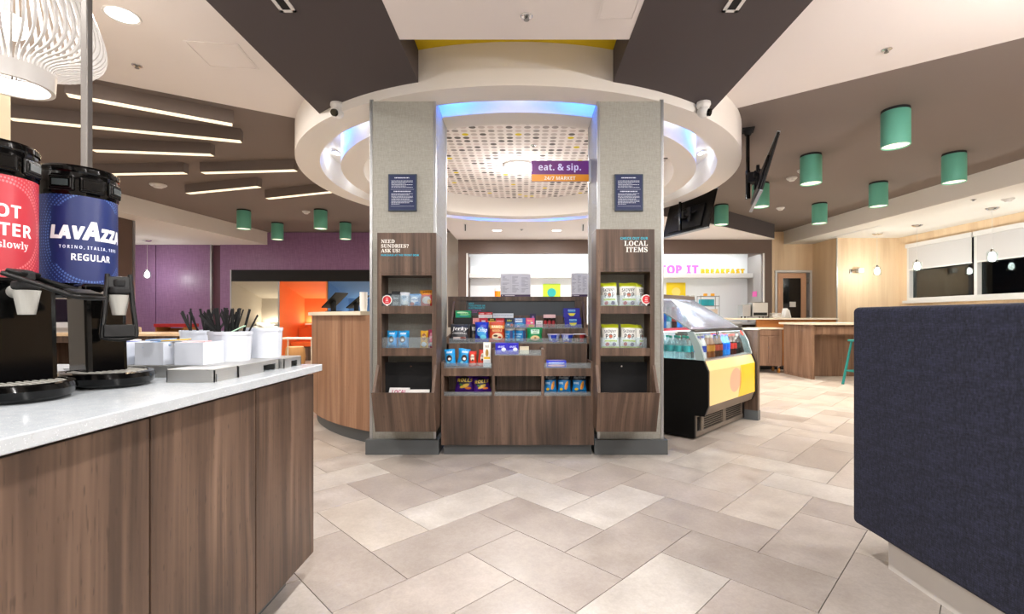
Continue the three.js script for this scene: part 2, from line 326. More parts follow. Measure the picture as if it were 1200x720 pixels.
{ // three booth niches with sloping ceilings, each in its own colour
  const cols = [mat.greyNiche, mat.orange, mat.blueNiche];
  [-6.84, -5.72, -4.57].forEach((x, i) => {
    const w = 1.12, x2 = x + w - 0.03, n = struct(`niche_${i + 1}`), sh = (pts, x0, x1) => profile(pts.map(([d, y]) => [-d, y]), x0, x1), D = BACK, E = 12.3;
    struct('niche_wall', M(sh([[D, 0], [D, 1.9], [E, 1.55], [E, 0]], x, x + 0.014), sh([[D, 0], [D, 1.9], [E, 1.55], [E, 0]], x2 + 0.015, x2 + 0.029), room(x + 0.014, x2 + 0.015, 0, 1.56, E, E + 0.06)), cols[i], n);
    struct('niche_ceiling', sh([[D, 1.9], [D, 2.0], [E + 0.06, 1.65], [E + 0.06, 1.55], [E, 1.55]], x + 0.014, x2 + 0.015), cols[i], n);
    struct('niche_edge', room(x2 + 0.01, x2 + 0.045, 0, 1.9, D - 0.012, D - 0.002), i ? mat.orange : mat.trimMetal, n);
  });
}
{ const w = struct('wall_maple');                                        // door wall, its return and the wall beside the windows
  struct('wall_panel', M(room(6.73, X1 + 0.2, 0, 2.8, 10.1, 10.25), room(6.73, 6.88, 0, 2.8, 10.25, 11.1), room(5.3, 5.87, 0, TOP, 10.95, 11.1), room(6.69, 6.73, 0, TOP, 10.95, 11.1), room(5.87, 6.69, 2.13, TOP, 10.95, 11.1)), mat.maple, w);
  struct('corner_trim', room(6.715, 6.735, 0, 2.76, 10.085, 10.1), mat.trimMetal, w);
}
struct('wall_beyond_door', room(5.2, 7.2, 0, 2.4, 11.9, 12.0), mat.blackMatte);
{ const d = struct('door_1');
  struct('door_frame', M(room(5.85, 5.9, 0, 2.1, 10.93, 11.1), room(6.66, 6.71, 0, 2.1, 10.93, 11.1), room(5.85, 6.71, 2.1, 2.15, 10.93, 11.1)), mat.frameWhite, d);
  const leaf = struct('door_leaf', M(room(5.94, 6.06, 0.02, 2.09, 10.98, 11.03), room(6.48, 6.6, 0.02, 2.09, 10.98, 11.03), room(6.06, 6.48, 1.97, 2.09, 10.98, 11.03), room(6.06, 6.48, 0.02, 0.5, 10.98, 11.03)), paint(0xdcae8c, 0.5), d);
  struct('door_glass', room(6.06, 6.48, 0.5, 1.97, 11.0, 11.01), paint(0x14110f, 0.08), leaf);
  struct('door_sign', room(6.22, 6.36, 1.3, 1.42, 10.985, 10.999), mat.paper, leaf);
  for (const y of [0.3, 1.1, 1.85]) struct('door_hinge', room(6.6, 6.655, y, y + 0.12, 10.965, 10.98), mat.wire, d);
}
{ // breakfast alcove: brown surround, white-tiled niche with a shelf and sign letters
  const a = struct('wall_alcove');
  struct('alcove_frame', M(room(-1.4, 5.2, 2.44, 2.736, 10.16, 10.3), room(-1.4, -1.22, 0, 2.44, 10.16, 10.95), room(5.2, 5.37, 0, 2.736, 10.16, 10.95)), mat.brown, a);
  struct('alcove_trim', M(room(-1.225, -1.19, 0, 2.44, 10.15, 10.165), room(5.17, 5.205, 0, 2.44, 10.15, 10.165)), mat.frameWhite, a);
  struct('alcove_back', room(-1.25, 5.25, 0, 2.95, 10.9, 11.0), mat.alcove, a);
  struct('alcove_ceiling', room(-1.25, 5.25, 2.75, 2.85, 10.25, 10.95), mat.alcove, a);
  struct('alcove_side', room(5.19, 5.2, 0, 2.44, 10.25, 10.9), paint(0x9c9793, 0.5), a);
  struct('alcove_shelf', room(-1.21, 5.18, 1.953, 2.05, 10.6, 10.9), mat.frameWhite, a);
}
{ // brown pier near the left windows
  const p = struct('pillar_left'); struct('pillar_body', room(-7.25, -6.86, 0, 2.78, 7.9, 8.3), mat.brown, p); struct('corner_trim', room(-6.875, -6.845, 0, 2.76, 8.27, 8.315), mat.trimMetal, p); struct('corner_trim', room(-6.875, -6.845, 0, 2.76, 7.885, 7.92), mat.cream, p);
}
struct('pillar_near', room(-3.3, -2.72, 0, TOP, 2.2, 2.5), paint(0xd8c6a6, 0.5));   // pale end of a wall at the left edge of the view
// ---- windows
function windowOn(name, x, side, d0, d1, y0, y1, mullions, drop, shadeName) {
  const w = struct(name), a = x, b = x + side * 0.12, X = (p, q) => [Math.min(p, q), Math.max(p, q)], f = 0.06;
  const [p, q] = X(a, b), bars = [room(p, q, y0, y0 + f, d0, d1), room(p, q, y1 - f, y1, d0, d1), room(p, q, y0 + f, y1 - f, d0, d0 + f), room(p, q, y0 + f, y1 - f, d1 - f, d1)];
  for (const m of mullions) bars.push(room(p, q, y0 + f, y1 - f, m - f / 2, m + f / 2));
  struct('window_frame', M(bars), mat.frameWhite, w);
  const edges = [d0 + f, ...mullions, d1 - f], [g0, g1] = X(x + side * 0.08, x + side * 0.086);
  for (let i = 0; i + 1 < edges.length; i++) struct('window_pane', room(g0, g1, y0 + f, y1 - f, edges[i], edges[i + 1]), mat.nightGlass, w);
  const [s0, s1] = X(x - side * 0.06, x + side * 0.02); struct('window_sill', room(s0, s1, y0 - 0.05, y0 + 0.005, d0 - 0.05, d1 + 0.05), mat.frameWhite, w);
  return w;
}
windowOn('window_1', X1, 1, 5.4, 9.89, 1.4, 2.57, [8.39, 6.9]);
windowOn('window_2', X0, -1, 8.6, 10.8, 0.9, 2.7, [9.7]);
// night courtyard outside the right windows: a dark ground and a dim wall
struct('courtyard_ground', room(X1 + 0.25, 24, -0.3, -0.15, 0, 16), paint(0x2a2a2a, 0.9));
for (const [i, d0, d1] of [[0, 8.44, 9.82], [1, 6.95, 8.34], [2, 5.46, 6.85]]) {
  const place = ['beside the wood wall', 'left of the nearest bare-cord pendants', 'at the right edge of the view'][i];
  const t = thing('roller_shade', `grey roller shade half lowered over the window ${place}`, 'roller shade', [X1 - 0.02, 2.05, (d0 + d1) / 2]);
  const L = d1 - d0;
  mesh('fabric', span(-0.004, 0, 0, 0.47, -L / 2, L / 2), mat.shade, t); mesh('hem_bar', span(-0.012, 0.006, -0.02, 0.005, -L / 2, L / 2), mat.frameWhite, t); mesh('cassette', span(-0.05, 0.015, 0.45, 0.53, -L / 2 - 0.03, L / 2 + 0.03), mat.frameWhite, t);
}
{ const t = thing('roller_shade', 'grey roller shade lowered over the window beside the purple wall', 'roller shade', [X0 + 0.03, 1.5, 9.7]);
  mesh('fabric', span(0, 0.004, 0, 1.15, -1, 1), mat.shade, t); mesh('hem_bar', span(-0.005, 0.012, -0.02, 0.005, -1, 1), mat.frameWhite, t); mesh('cassette', span(-0.01, 0.06, 1.12, 1.2, -1.03, 1.03), mat.frameWhite, t); }

// ================================================================ COLUMNS of the pavilion
function column(name, x0, x1) {
  const c = struct(name), d0 = 3.65, d1 = 4.17;
  struct('column_body', room(x0 + 0.004, x1 - 0.004, 0.1, 2.75, d0 + 0.004, d1 - 0.004), mat.linen, c);
  const t = 0.022;
  struct('corner_trim', M(...[[x0, d0], [x1 - t, d0], [x0, d1 - t], [x1 - t, d1 - t]].map(([x, d]) => room(x, x + t, 0.1, 2.75, d, d + t, 0.003))), mat.trimMetal, c);
  struct('baseboard', room(x0 - 0.025, x1 + 0.025, 0, 0.116, d0 - 0.025, d1 + 0.025, 0.004), mat.base, c);
  return c;
}
column('column_1', -1.19, -0.674); column('column_2', 0.574, 1.09);

// ================================================================ LAMPS AND CEILING FITTINGS
function downlight(label, x, y, d, power, color = WHITE, group) {
  const t = thing('recessed_downlight', label, 'ceiling light', [x, y, d], 0, group);
  mesh('trim_ring', lathe([[0.085, 0], [0.1, -0.006], [0.103, 0], [0.085, 0.002], [0.085, 0]], 36), mat.frameWhite, t);
  mesh('lens', cyl(0.086, 0.086, 0.004, 0, -0.003, 0, 36), lampWhite, t);
  areaLight(t, color, power, 0.14, 0.14, [0, -0.008, 0], [0, -1, 0]);
  return t;
}
downlight('bright recessed downlight in the white ceiling beside the slatted pendant', -2.64, TOP, 3.1, POWER.down);
for (const [x, d] of [[-2.7, 0.9], [2.9, 1.9], [-2.7, -1.6], [2.9, -1.6], [4.6, 0.9], [-4.6, 0.9]]) downlight('round recessed downlight in the white ceiling over the counters', x, TOP, d, POWER.downBack * (x < 0 ? 0.55 : 1), WHITE, 'downlights over the counters');
for (const d of [1.7, 0.2, -1.4, -3]) downlight('round recessed downlight in the lowered centre ceiling', -0.05, 2.812, d, POWER.downBack, WHITE, 'downlights of the lowered centre ceiling');
downlight('left of the two round downlights in the white ceiling before the alcove', -0.5, 2.737, 9.1, 320, WHITE);
downlight('right of the two round downlights in the white ceiling before the alcove', 0.65, 2.737, 9.1, 320, WHITE);
downlight('round downlight in the white ceiling behind the right column', 2.5, 2.737, 9.2, 320, WHITE);
for (const [x, d] of [[7.3, 5.3], [7.2, 3.2], [6.9, 1.0]]) downlight('round recessed downlight in the right soffit near the windows', x, 2.76, d, 60, [1, 0.88, 0.74], 'downlights of the right soffit');
for (const [x, d] of [[-7.4, 8.6], [-8, 5]]) downlight('round recessed downlight in the left soffit near the purple wall', x, 2.76, d, 240, WHITE, 'downlights of the left soffit');
{ // cove modules, white and blue by turns as the photograph shows them
  let first = { w: null, b: null };
  const mods = [[0, 'w'], [0.24, 'b'], [-0.24, 'b'], [0.5, 'w'], [-0.5, 'w'], [0.75, 'w'], [-0.75, 'w'], [1.02, 'b'], [-1.02, 'b'], [1.12, 'w'], [-1.12, 'w'], [1.42, 'w'], [-1.42, 'w'], [1.75, 'w'], [-1.75, 'w'], [2.15, 'w'], [-2.15, 'w'], [2.55, 'w'], [-2.55, 'w'], [2.86, 'b'], [-2.86, 'b'], [3.14, 'w']];
  for (const [a, k] of mods) {
    const p = [DRUM[0] - 2.205 * Math.sin(a), 3.03, DRUM[1] - 2.205 * Math.cos(a)];
    const lab = k === 'w' ? 'small white light module in the slot of the round ceiling' : 'small blue light module in the slot of the round ceiling';
    let t = first[k];
    if (t) t = again(t, lab, p, a, `${k === 'w' ? 'white' : 'blue'} modules of the ceiling slot`);
    else {
      t = first[k] = thing('cove_light', lab, 'light', p, a, `${k === 'w' ? 'white' : 'blue'} modules of the ceiling slot`);
      mesh('housing', box(0.12, 0.012, 0.06, 0, -0.012, 0), mat.frameWhite, t); mesh('lens', box(0.1, 0.006, 0.04, 0, -0.018, 0), k === 'w' ? ledWhite : ledBlue, t);
      pointLight(t, k === 'w' ? COOL : [0.01, 0.17, 1], k === 'w' ? POWER.coveWhite : POWER.coveBlue, [0, -0.045, 0], 1);
    }
  }
}
{ const t = thing('drum_lamp', 'flush round white lamp in the middle of the dotted ceiling', 'ceiling light', [-0.05, 3.034, 6.1]);
  mesh('rim', lathe([[0.195, 0], [0.205, -0.005], [0.205, -0.02], [0.195, -0.025]], 48), mat.frameWhite, t);
  mesh('diffuser', lathe([[0, -0.085], [0.12, -0.08], [0.17, -0.065], [0.194, -0.04], [0.195, -0.02]], 48), lampWhite, t);
  areaLight(t, WHITE, POWER.drum, 0.3, 0.3, [0, -0.108, 0], [0, -1, 0]); pointLight(t, WHITE, 0.8, [0, -0.26, 0], 6); }
{ // warm linear lamps on the dark ceiling at the left, each turned a little
  const rows = [[-3.853, 3.975, -2.83, 4.596, 'nearest the slatted pendant, highest in the row'], [-4.86, 4.457, -3.01, 5.034, 'longest of the set'], [-4.845, 5.307, -3.59, 5.447, 'third from the white ceiling'],
    [-5.67, 6.2, -4.39, 6.13, 'behind the coffee urns'], [-4.17, 6.13, -2.9, 6.02, 'left of the round ceiling'], [-5.09, 7.15, -3.79, 6.77, 'above the purple wall, slightly tilted'], [-4.05, 7.46, -2.85, 7.05, 'half hidden under the round ceiling edge']];
  for (const [xa, da, xb, db, where] of rows) {
    const L = Math.hypot(xb - xa, db - da), t = thing('linear_light', `warm linear ceiling lamp in a dark channel, ${where}`, 'ceiling light', [(xa + xb) / 2, TOP + 0.012, (da + db) / 2], Math.atan2(db - da, xb - xa));
    mesh('channel', M(box(L, 0.125, 0.008, 0, -0.125, -0.045), box(L, 0.125, 0.008, 0, -0.125, 0.045), box(0.008, 0.125, 0.09, -L / 2, -0.125, 0), box(0.008, 0.125, 0.09, L / 2, -0.125, 0), box(L, 0.01, 0.09, 0, -0.01, 0)), mat.dark, t);
    mesh('diffuser', box(L - 0.012, 0.014, 0.078, 0, -0.128, 0), lampWarm, t);
    areaLight(t, WARM, POWER.linear, L - 0.02, 0.07, [0, -0.131, 0], [0, -1, 0]);
  }
}
{ // teal cylinder lamps
  const spots = [[3.59, 4.54, 'largest and nearest teal cylinder lamp, alone on the dark right ceiling'], [3.55, 5.81, 'teal cylinder lamp right of the edge-on television'], [3.55, 7.04, 'teal cylinder lamp half behind the edge-on television'], [3.53, 8.39, 'small teal cylinder lamp above the white ceiling wedge'],
    [5.26, 5.75, 'teal cylinder lamp before the long light soffit, nearest of its row of three'], [5.28, 7.0, 'teal cylinder lamp before the long light soffit, middle of its row of three'], [5.21, 8.28, 'teal cylinder lamp before the long light soffit, farthest of its row of three'],
    [-5.21, 8.79, 'leftmost teal cylinder lamp before the purple wall'], [-5.21, 9.99, 'teal cylinder lamp before the purple wall, second from left'], [-3.77, 8.77, 'teal cylinder lamp before the purple wall, third from left'], [-3.75, 9.94, 'teal cylinder lamp before the purple wall, nearest the left column']];
  let first;
  for (const [x, d, label] of spots) {
    if (first) { again(first, label, [x, TOP + 0.012, d]); continue; }
    const t = first = thing('cylinder_light', label, 'ceiling light', [x, TOP + 0.012, d], 0, 'teal cylinder lamps');
    mesh('mounting_plate', cyl(0.115, 0.115, 0.022, 0, -0.022, 0, 36), mat.blackMatte, t);
    mesh('shade', lathe([[0.0, -0.024], [0.115, -0.024], [0.118, -0.03], [0.118, -0.352], [0.114, -0.357], [0.108, -0.352], [0.108, -0.338]], 44), mat.teal, t);
    mesh('diffuser', cyl(0.108, 0.108, 0.006, 0, -0.345, 0, 36), lampSoft, t);
    spotLight(t, SOFT, POWER.teal, [0, -0.355, 0], [0, -3, 0], 0.95, 0.7, 3);
  }
}
{ // glass pendants under the soffits
  const list = [[7.2, 9.58, 'small glowing glass pendant before the wood wall'], [7.27, 8.69, 'small glowing glass pendant before the first window shade'], [7.3, 7.33, 'small glowing glass pendant before the second window shade'], [7.36, 6.6, 'small glowing glass pendant at the right edge of the view']];
  let first;
  for (const [x, d, label] of [...list, [-8.3, 10.4, 'small glowing glass pendant before the purple wall']]) {
    if (first) { again(first, label, [x, 2.76, d]); continue; }
    const t = first = thing('pendant_light', label, 'pendant light', [x, 2.76, d], 0, 'glass pendants');
    mesh('canopy', lathe([[0, -0.03], [0.05, -0.028], [0.08, -0.012], [0.085, 0]], 28), mat.chrome, t);
    mesh('cord', bar([0, -0.03, 0], [0, -0.64, 0], 0.003), mat.frameWhite, t);
    mesh('socket', cyl(0.022, 0.028, 0.05, 0, -0.69, 0, 20), mat.chrome, t);
    mesh('glass_shade', lathe([[0.03, -0.66], [0.065, -0.68], [0.07, -0.7], [0.07, -0.84], [0.062, -0.84], [0.062, -0.7]], 28), mat.glass, t);
    mesh('bulb', lathe([[0, -0.83], [0.03, -0.82], [0.045, -0.78], [0.04, -0.73], [0.02, -0.69]], 20), glow([1, 0.95, 0.88], 9), t);
    pointLight(t, WHITE, POWER.pendant, [0, -0.775, 0], 1.5);
  }
}
{ const t = thing('wall_lamp', 'small frosted glass wall lamp on the wood wall', 'wall lamp', [7.12, 2.05, 10.1]);
  mesh('bracket', M(box(0.05, 0.09, 0.015, -0.1, -0.05, 0.008), bar([-0.1, 0, 0.01], [-0.1, 0, 0.09], 0.008), bar([-0.1, 0, 0.09], [-0.04, 0.02, 0.09], 0.008)), mat.wire, t);
  mesh('glass_shade', box(0.12, 0.1, 0.1, 0.03, -0.05, 0.1, 0.02), paint(0xece9e0, 0.3), t); }
{ // strip lamps: hidden lights of the alcove and of the booth niches
  const t = thing('strip_light', 'long white strip lamp under the alcove ceiling behind its header', 'strip light', [2.0, 2.75, 10.45]);
  mesh('housing', box(6.3, 0.02, 0.1, 0, -0.02, 0), mat.frameWhite, t); mesh('diffuser', box(6.26, 0.008, 0.08, 0, -0.028, 0), lampWhite, t);
  areaLight(t, COOL, POWER.alcove, 6.2, 0.08, [0, -0.032, 0], [0, -1, 0.25]);
  [-6.28, -5.16, -4.01].forEach((x, i) => {
    const s = thing('strip_light', `glowing strip lamp behind the bench of the ${['grey', 'orange', 'blue'][i]} niche`, 'strip light', [x, 0.86, 12.22]);
    mesh('housing', box(0.98, 0.02, 0.05, 0, 0, 0), mat.frameWhite, s); mesh('diffuser', box(0.96, 0.012, 0.04, 0, 0.02, 0), lampSoft, s);
    areaLight(s, [1, 0.87, 0.66], POWER.niche * 3, 0.94, 0.04, [0, 0.036, 0], [0, 1, 0.15]);
  });
}
// ---- small ceiling fittings
function sprinkler(label, x, y, d) {
  const t = thing('fire_sprinkler', label, 'sprinkler', [x, y, d]);
  mesh('escutcheon', lathe([[0.012, -0.003], [0.03, -0.006], [0.036, -0.002], [0.036, 0]], 28), mat.chrome, t);
  mesh('deflector', M(cyl(0.006, 0.006, 0.018, 0, -0.02, 0, 12), cyl(0.016, 0.016, 0.003, 0, -0.023, 0, 16), bar([-0.014, -0.021, 0], [-0.01, -0.004, 0], 0.002), bar([0.014, -0.021, 0], [0.01, -0.004, 0], 0.002)), mat.wire, t);
}
sprinkler('chrome fire sprinkler in the lowered centre ceiling', 0.02, 2.812, 2.74);
sprinkler('chrome fire sprinkler in the white right ceiling', 2.7, TOP, 3.5); sprinkler('chrome fire sprinkler in the white left ceiling', -3.05, TOP, 3.72);
sprinkler('small chrome sprinkler in the right soffit', 6.5, 2.76, 6.8); sprinkler('small chrome sprinkler in the white ceiling before the alcove', -0.03, 2.737, 8.98); sprinkler('small sprinkler in the dotted ceiling', 0.12, 3.033, 5.4);
function detector(label, x, y, d, r = 0.07) {
  const t = thing('smoke_detector', label, 'smoke detector', [x, y, d]);
  mesh('base', cyl(r, r, 0.012, 0, -0.012, 0, 32), mat.frameWhite, t);
  mesh('cover', lathe([[0, -0.05], [r * 0.5, -0.048], [r * 0.6, -0.04], [r * 0.62, -0.03], [r * 0.85, -0.026], [r * 0.95, -0.012]], 32), mat.frameWhite, t);
}
detector('white smoke detector on the dark ceiling beside the edge-on television', 3.85, TOP + 0.012, 6.75); detector('white smoke detector half behind a teal cylinder lamp', 3.8, TOP + 0.012, 6.4); detector('flat white detector low on the dark right ceiling', 4.7, TOP + 0.012, 8.6);
detector('white smoke detector in the right soffit', 6.95, 2.76, 6.75); detector('white smoke detector on the dark ceiling between two teal cylinder lamps', -4.1, TOP + 0.012, 8.9); detector('flat white detector between two teal cylinder lamps at the purple wall', -4.05, TOP + 0.012, 9.5); detector('flat white disc on the dark ceiling above the urns', -5.5, TOP + 0.012, 7.1, 0.11);
function slotVent(label, x, y, d, w, l, turn = 0) {
  const t = thing('slot_diffuser', label, 'air vent', [x, y, d], turn);
  mesh('frame', M(box(w, 0.006, 0.02, 0, -0.006, -l / 2 + 0.01), box(w, 0.006, 0.02, 0, -0.006, l / 2 - 0.01), box(0.02, 0.006, l, -w / 2 + 0.01, -0.006, 0), box(0.02, 0.006, l, w / 2 - 0.01, -0.006, 0)), mat.frameWhite, t);
  mesh('slot', box(w - 0.03, 0.003, l - 0.03, 0, -0.003, 0), mat.blackMatte, t);
}
slotVent('white framed slot vent in the left dark beam', -1.34, 2.81, 2.42, 0.09, 0.55); slotVent('white framed slot vent in the right dark beam', 1.18, 2.81, 2.42, 0.09, 0.55);
slotVent('thin black slot vent left in the white ceiling before the alcove', -1.08, 2.737, 8.8, 0.06, 0.7, 0.12); slotVent('thin black slot vent right in the white ceiling before the alcove', 1.12, 2.737, 8.8, 0.06, 0.7, -0.12);
{ const t = thing('access_panel', 'square white access panel in the left white ceiling', 'access panel', [-2.28, TOP, 3.58], 0.12);
  mesh('frame', M(box(0.37, 0.005, 0.012, 0, -0.005, -0.17), box(0.37, 0.005, 0.012, 0, -0.005, 0.17), box(0.012, 0.005, 0.328, -0.179, -0.005, 0), box(0.012, 0.005, 0.328, 0.179, -0.005, 0)), mat.ceilingWhite, t); mesh('panel', box(0.335, 0.003, 0.32, 0, -0.003, 0), mat.ceilingWhite, t); }
{ const t = thing('access_panel', 'small white access panel in the lowered centre ceiling', 'access panel', [0.54, 2.812, 2.66]);
  mesh('frame', M(box(0.2, 0.004, 0.008, 0, -0.004, -0.1), box(0.2, 0.004, 0.008, 0, -0.004, 0.1), box(0.008, 0.004, 0.2, -0.1, -0.004, 0), box(0.008, 0.004, 0.2, 0.1, -0.004, 0)), mat.ceilingWhite, t); mesh('panel', box(0.19, 0.003, 0.19, 0, -0.003, 0), mat.ceilingWhite, t); }
{ const t = solo('linear_diffuser', 'long thin white slot in the right soffit', 'air vent', M(room(-0.03, -0.015, -0.006, 0, -0.65, 0.65), room(0.015, 0.03, -0.006, 0, -0.65, 0.65), room(-0.015, 0.015, -0.003, 0, -0.65, 0.65)), mat.frameWhite, [6.6, 2.76, 9.4], 0.05); void t; }
function dome(label, x, y, d, turn) {                                   // security camera on a drum edge
  const t = thing('security_camera', label, 'security camera', [x, y, d], turn);
  mesh('mount', lathe([[0, 0], [0.055, 0], [0.058, -0.02], [0.05, -0.035], [0.042, -0.05]], 32), mat.frameWhite, t);
  const ball = flat(new THREE.SphereGeometry(0.05, 28, 18)).translate(0, -0.075, 0); mesh('housing', ball, mat.frameWhite, t);
  mesh('lens', M(cyl(0.028, 0.03, 0.02, 0, 0.04, 0, 24)).rotateX(1.9).translate(0, -0.075, 0), mat.blackGloss, t);
}
dome('white dome security camera under the left dark beam', -1.52, 2.81, 3.86, -0.2); dome('white dome security camera under the right dark beam', 1.47, 2.81, 3.84, 0.9);
{ // slatted white pendant at the upper left
  const t = thing('slatted_pendant', 'large white slatted onion-shaped pendant lamp at the upper left', 'pendant light', [-2.395, 2.2, 2.2]);
  const prof = [[0.15, 0.02], [0.155, 0.04], [0.19, 0.06], [0.29, 0.09], [0.335, 0.14], [0.34, 0.2], [0.305, 0.33], [0.23, 0.5], [0.155, 0.62], [0.1, 0.72]];
  const curve = new THREE.CatmullRomCurve3(prof.map(([r, y]) => new THREE.Vector3(r, y, 0))), P = curve.getPoints(30), pos = [];
  const q = (...v) => { for (const k of [0, 1, 2, 0, 2, 3]) pos.push(...v[k]); };
  for (let i = 0; i < 30; i++) for (const [z, s] of [[0.0045, 1], [-0.0045, -1]]) {
    const A = P[i], B = P[i + 1], w = 0.016, a = [A.x, A.y, z], b = [A.x - w, A.y + 0.004, z], c = [B.x - w, B.y + 0.004, z], d = [B.x, B.y, z];
    s > 0 ? q(b, a, d, c) : q(a, b, c, d);
    if (s > 0) { q(a, [A.x, A.y, -z], [B.x, B.y, -z], d); q([A.x - w, A.y + 0.004, -z], b, c, [B.x - w, B.y + 0.004, -z]); }
  }
  const g = new THREE.BufferGeometry(); g.setAttribute('position', new THREE.Float32BufferAttribute(pos, 3)); g.computeVertexNormals(); g.setAttribute('uv', new THREE.BufferAttribute(new Float32Array(pos.length / 3 * 2), 2));
  const N = 60;
  for (let k = 0; k < N; k++) { const o = mesh('slat', g, mat.frameWhite, t); o.rotation.y = k / N * Math.PI * 2; }
  mesh('bottom_ring', lathe([[0.135, -0.06], [0.152, -0.06], [0.156, 0.02], [0.137, 0.02], [0.135, -0.06]], 48), mat.frameWhite, t);
  mesh('top_cap', lathe([[0, 0.72], [0.11, 0.71], [0.11, 0.69], [0, 0.69]], 32), mat.frameWhite, t);
  mesh('cord', bar([0, 0.72, 0], [0, 0.85, 0], 0.006), mat.frameWhite, t);
  mesh('bulb', flat(new THREE.SphereGeometry(0.06, 24, 16)).translate(0, 0.22, 0), glow([1, 0.96, 0.9], 3), t);
  pointLight(t, WHITE, POWER.slatted, [0, 0.22, 0], 3);
  for (const [x, d, where] of [[3.3, 1.7, 'over the booth'], [3.4, -1, 'over the seats behind the booth'], [-3.1, -0.6, 'over the rear end of the coffee counter']]) {
    const o = again(t, `large white slatted onion-shaped pendant lamp ${where}`, [x, 2.2, d]);
    o.traverse((l) => { if (l.isPointLight) l.intensity = POWER.slattedNear * (x < 0 ? 0.45 : 1); });
  }
}
{ // ceiling televisions, backs to the round ceiling, tipped down
  const t = thing('television', 'flat television on a ceiling pole, seen edge-on beside the round ceiling', 'television', [2.4, TOP + 0.012, 5.03], 0);
  const build = (t, out) => {
    t.rotation.y = Math.atan2(out[0], -out[1]);                         // local +z looks away from the drum
    mesh('ceiling_plate', M(box(0.16, 0.012, 0.12, 0, -0.012, 0), cyl(0.05, 0.03, 0.05, 0, -0.06, 0, 20)), mat.blackMatte, t);
    mesh('pole', M(cyl(0.019, 0.019, 0.42, 0, -0.46, 0, 18), cyl(0.024, 0.024, 0.3, 0, -0.74, 0, 18)), mat.blackGloss, t);
    mesh('bracket', M(box(0.05, 0.2, 0.03, -0.1, -0.62, 0.085), box(0.05, 0.2, 0.03, 0.1, -0.62, 0.085), box(0.3, 0.04, 0.03, 0, -0.54, 0.06), box(0.12, 0.1, 0.07, 0, -0.57, 0.035), bar([-0.22, -0.5, 0.09], [0.22, -0.5, 0.09], 0.012), bar([-0.22, -0.64, 0.1], [0.22, -0.64, 0.1], 0.012)), mat.blackMatte, t);
    const p = new THREE.Group(); p.name = 'panel'; p.position.set(0, -0.5, 0.15); p.rotation.x = 0.27; t.add(p);
    mesh('back_cover', M(box(0.98, 0.56, 0.022, 0, -0.28, 0, 0.006), box(0.7, 0.34, 0.025, 0, -0.24, -0.02, 0.008)), mat.black, p);
    mesh('screen', box(0.955, 0.535, 0.003, 0, -0.2675, 0.0125), paint(0x05070a, 0.08), p);
    mesh('bezel', box(0.985, 0.014, 0.03, 0, -0.294, 0), paint(0x9aa0a6, 0.3), p); mesh('bezel', box(0.985, 0.008, 0.03, 0, 0.28, 0), paint(0x9aa0a6, 0.3), p);
  };
  build(t, [0.94, -0.35]);
  const u = thing('television', 'flat television on a ceiling pole, its back showing under the round ceiling', 'television', [2.28, TOP + 0.012, 6.84], 0);
  build(u, [0.93, 0.36]);
}

// ================================================================ PRINTED ARTWORK
const FONT = 'sans-serif';
function words(x, list, align = 'center') {                             // [text, x, y, px, colour, font?, width?]
  x.textAlign = align; x.textBaseline = 'alphabetic';
  for (const [s, px, py, size, color, font = 'bold', wide] of list) { x.font = font.includes('px') ? font : `${font} ${size}px ${FONT}`; x.fillStyle = color; wide ? x.fillText(s, px, py, wide) : x.fillText(s, px, py); }
}
const art = (w, h, draw, o = {}) => std({ map: canvasTexture(w, h, draw), roughness: 0.35, ...o });
const blob = (x, cx, cy, rx, ry, c, rot = 0) => { x.fillStyle = c; x.beginPath(); x.ellipse(cx, cy, rx, ry, rot, 0, 7); x.fill(); };
const fill = (x, w, h, c) => { x.fillStyle = c; x.fillRect(0, 0, w, h); };
const pack = (bg, bits) => art(128, 160, (x, w, h) => { fill(x, w, h, bg); bits(x, w, h); });
const lettering = (w, h, pxw, pxh, draw) => [flat(new THREE.PlaneGeometry(w, h)), std({ map: canvasTexture(pxw, pxh, draw), transparent: true, roughness: 0.5 })];

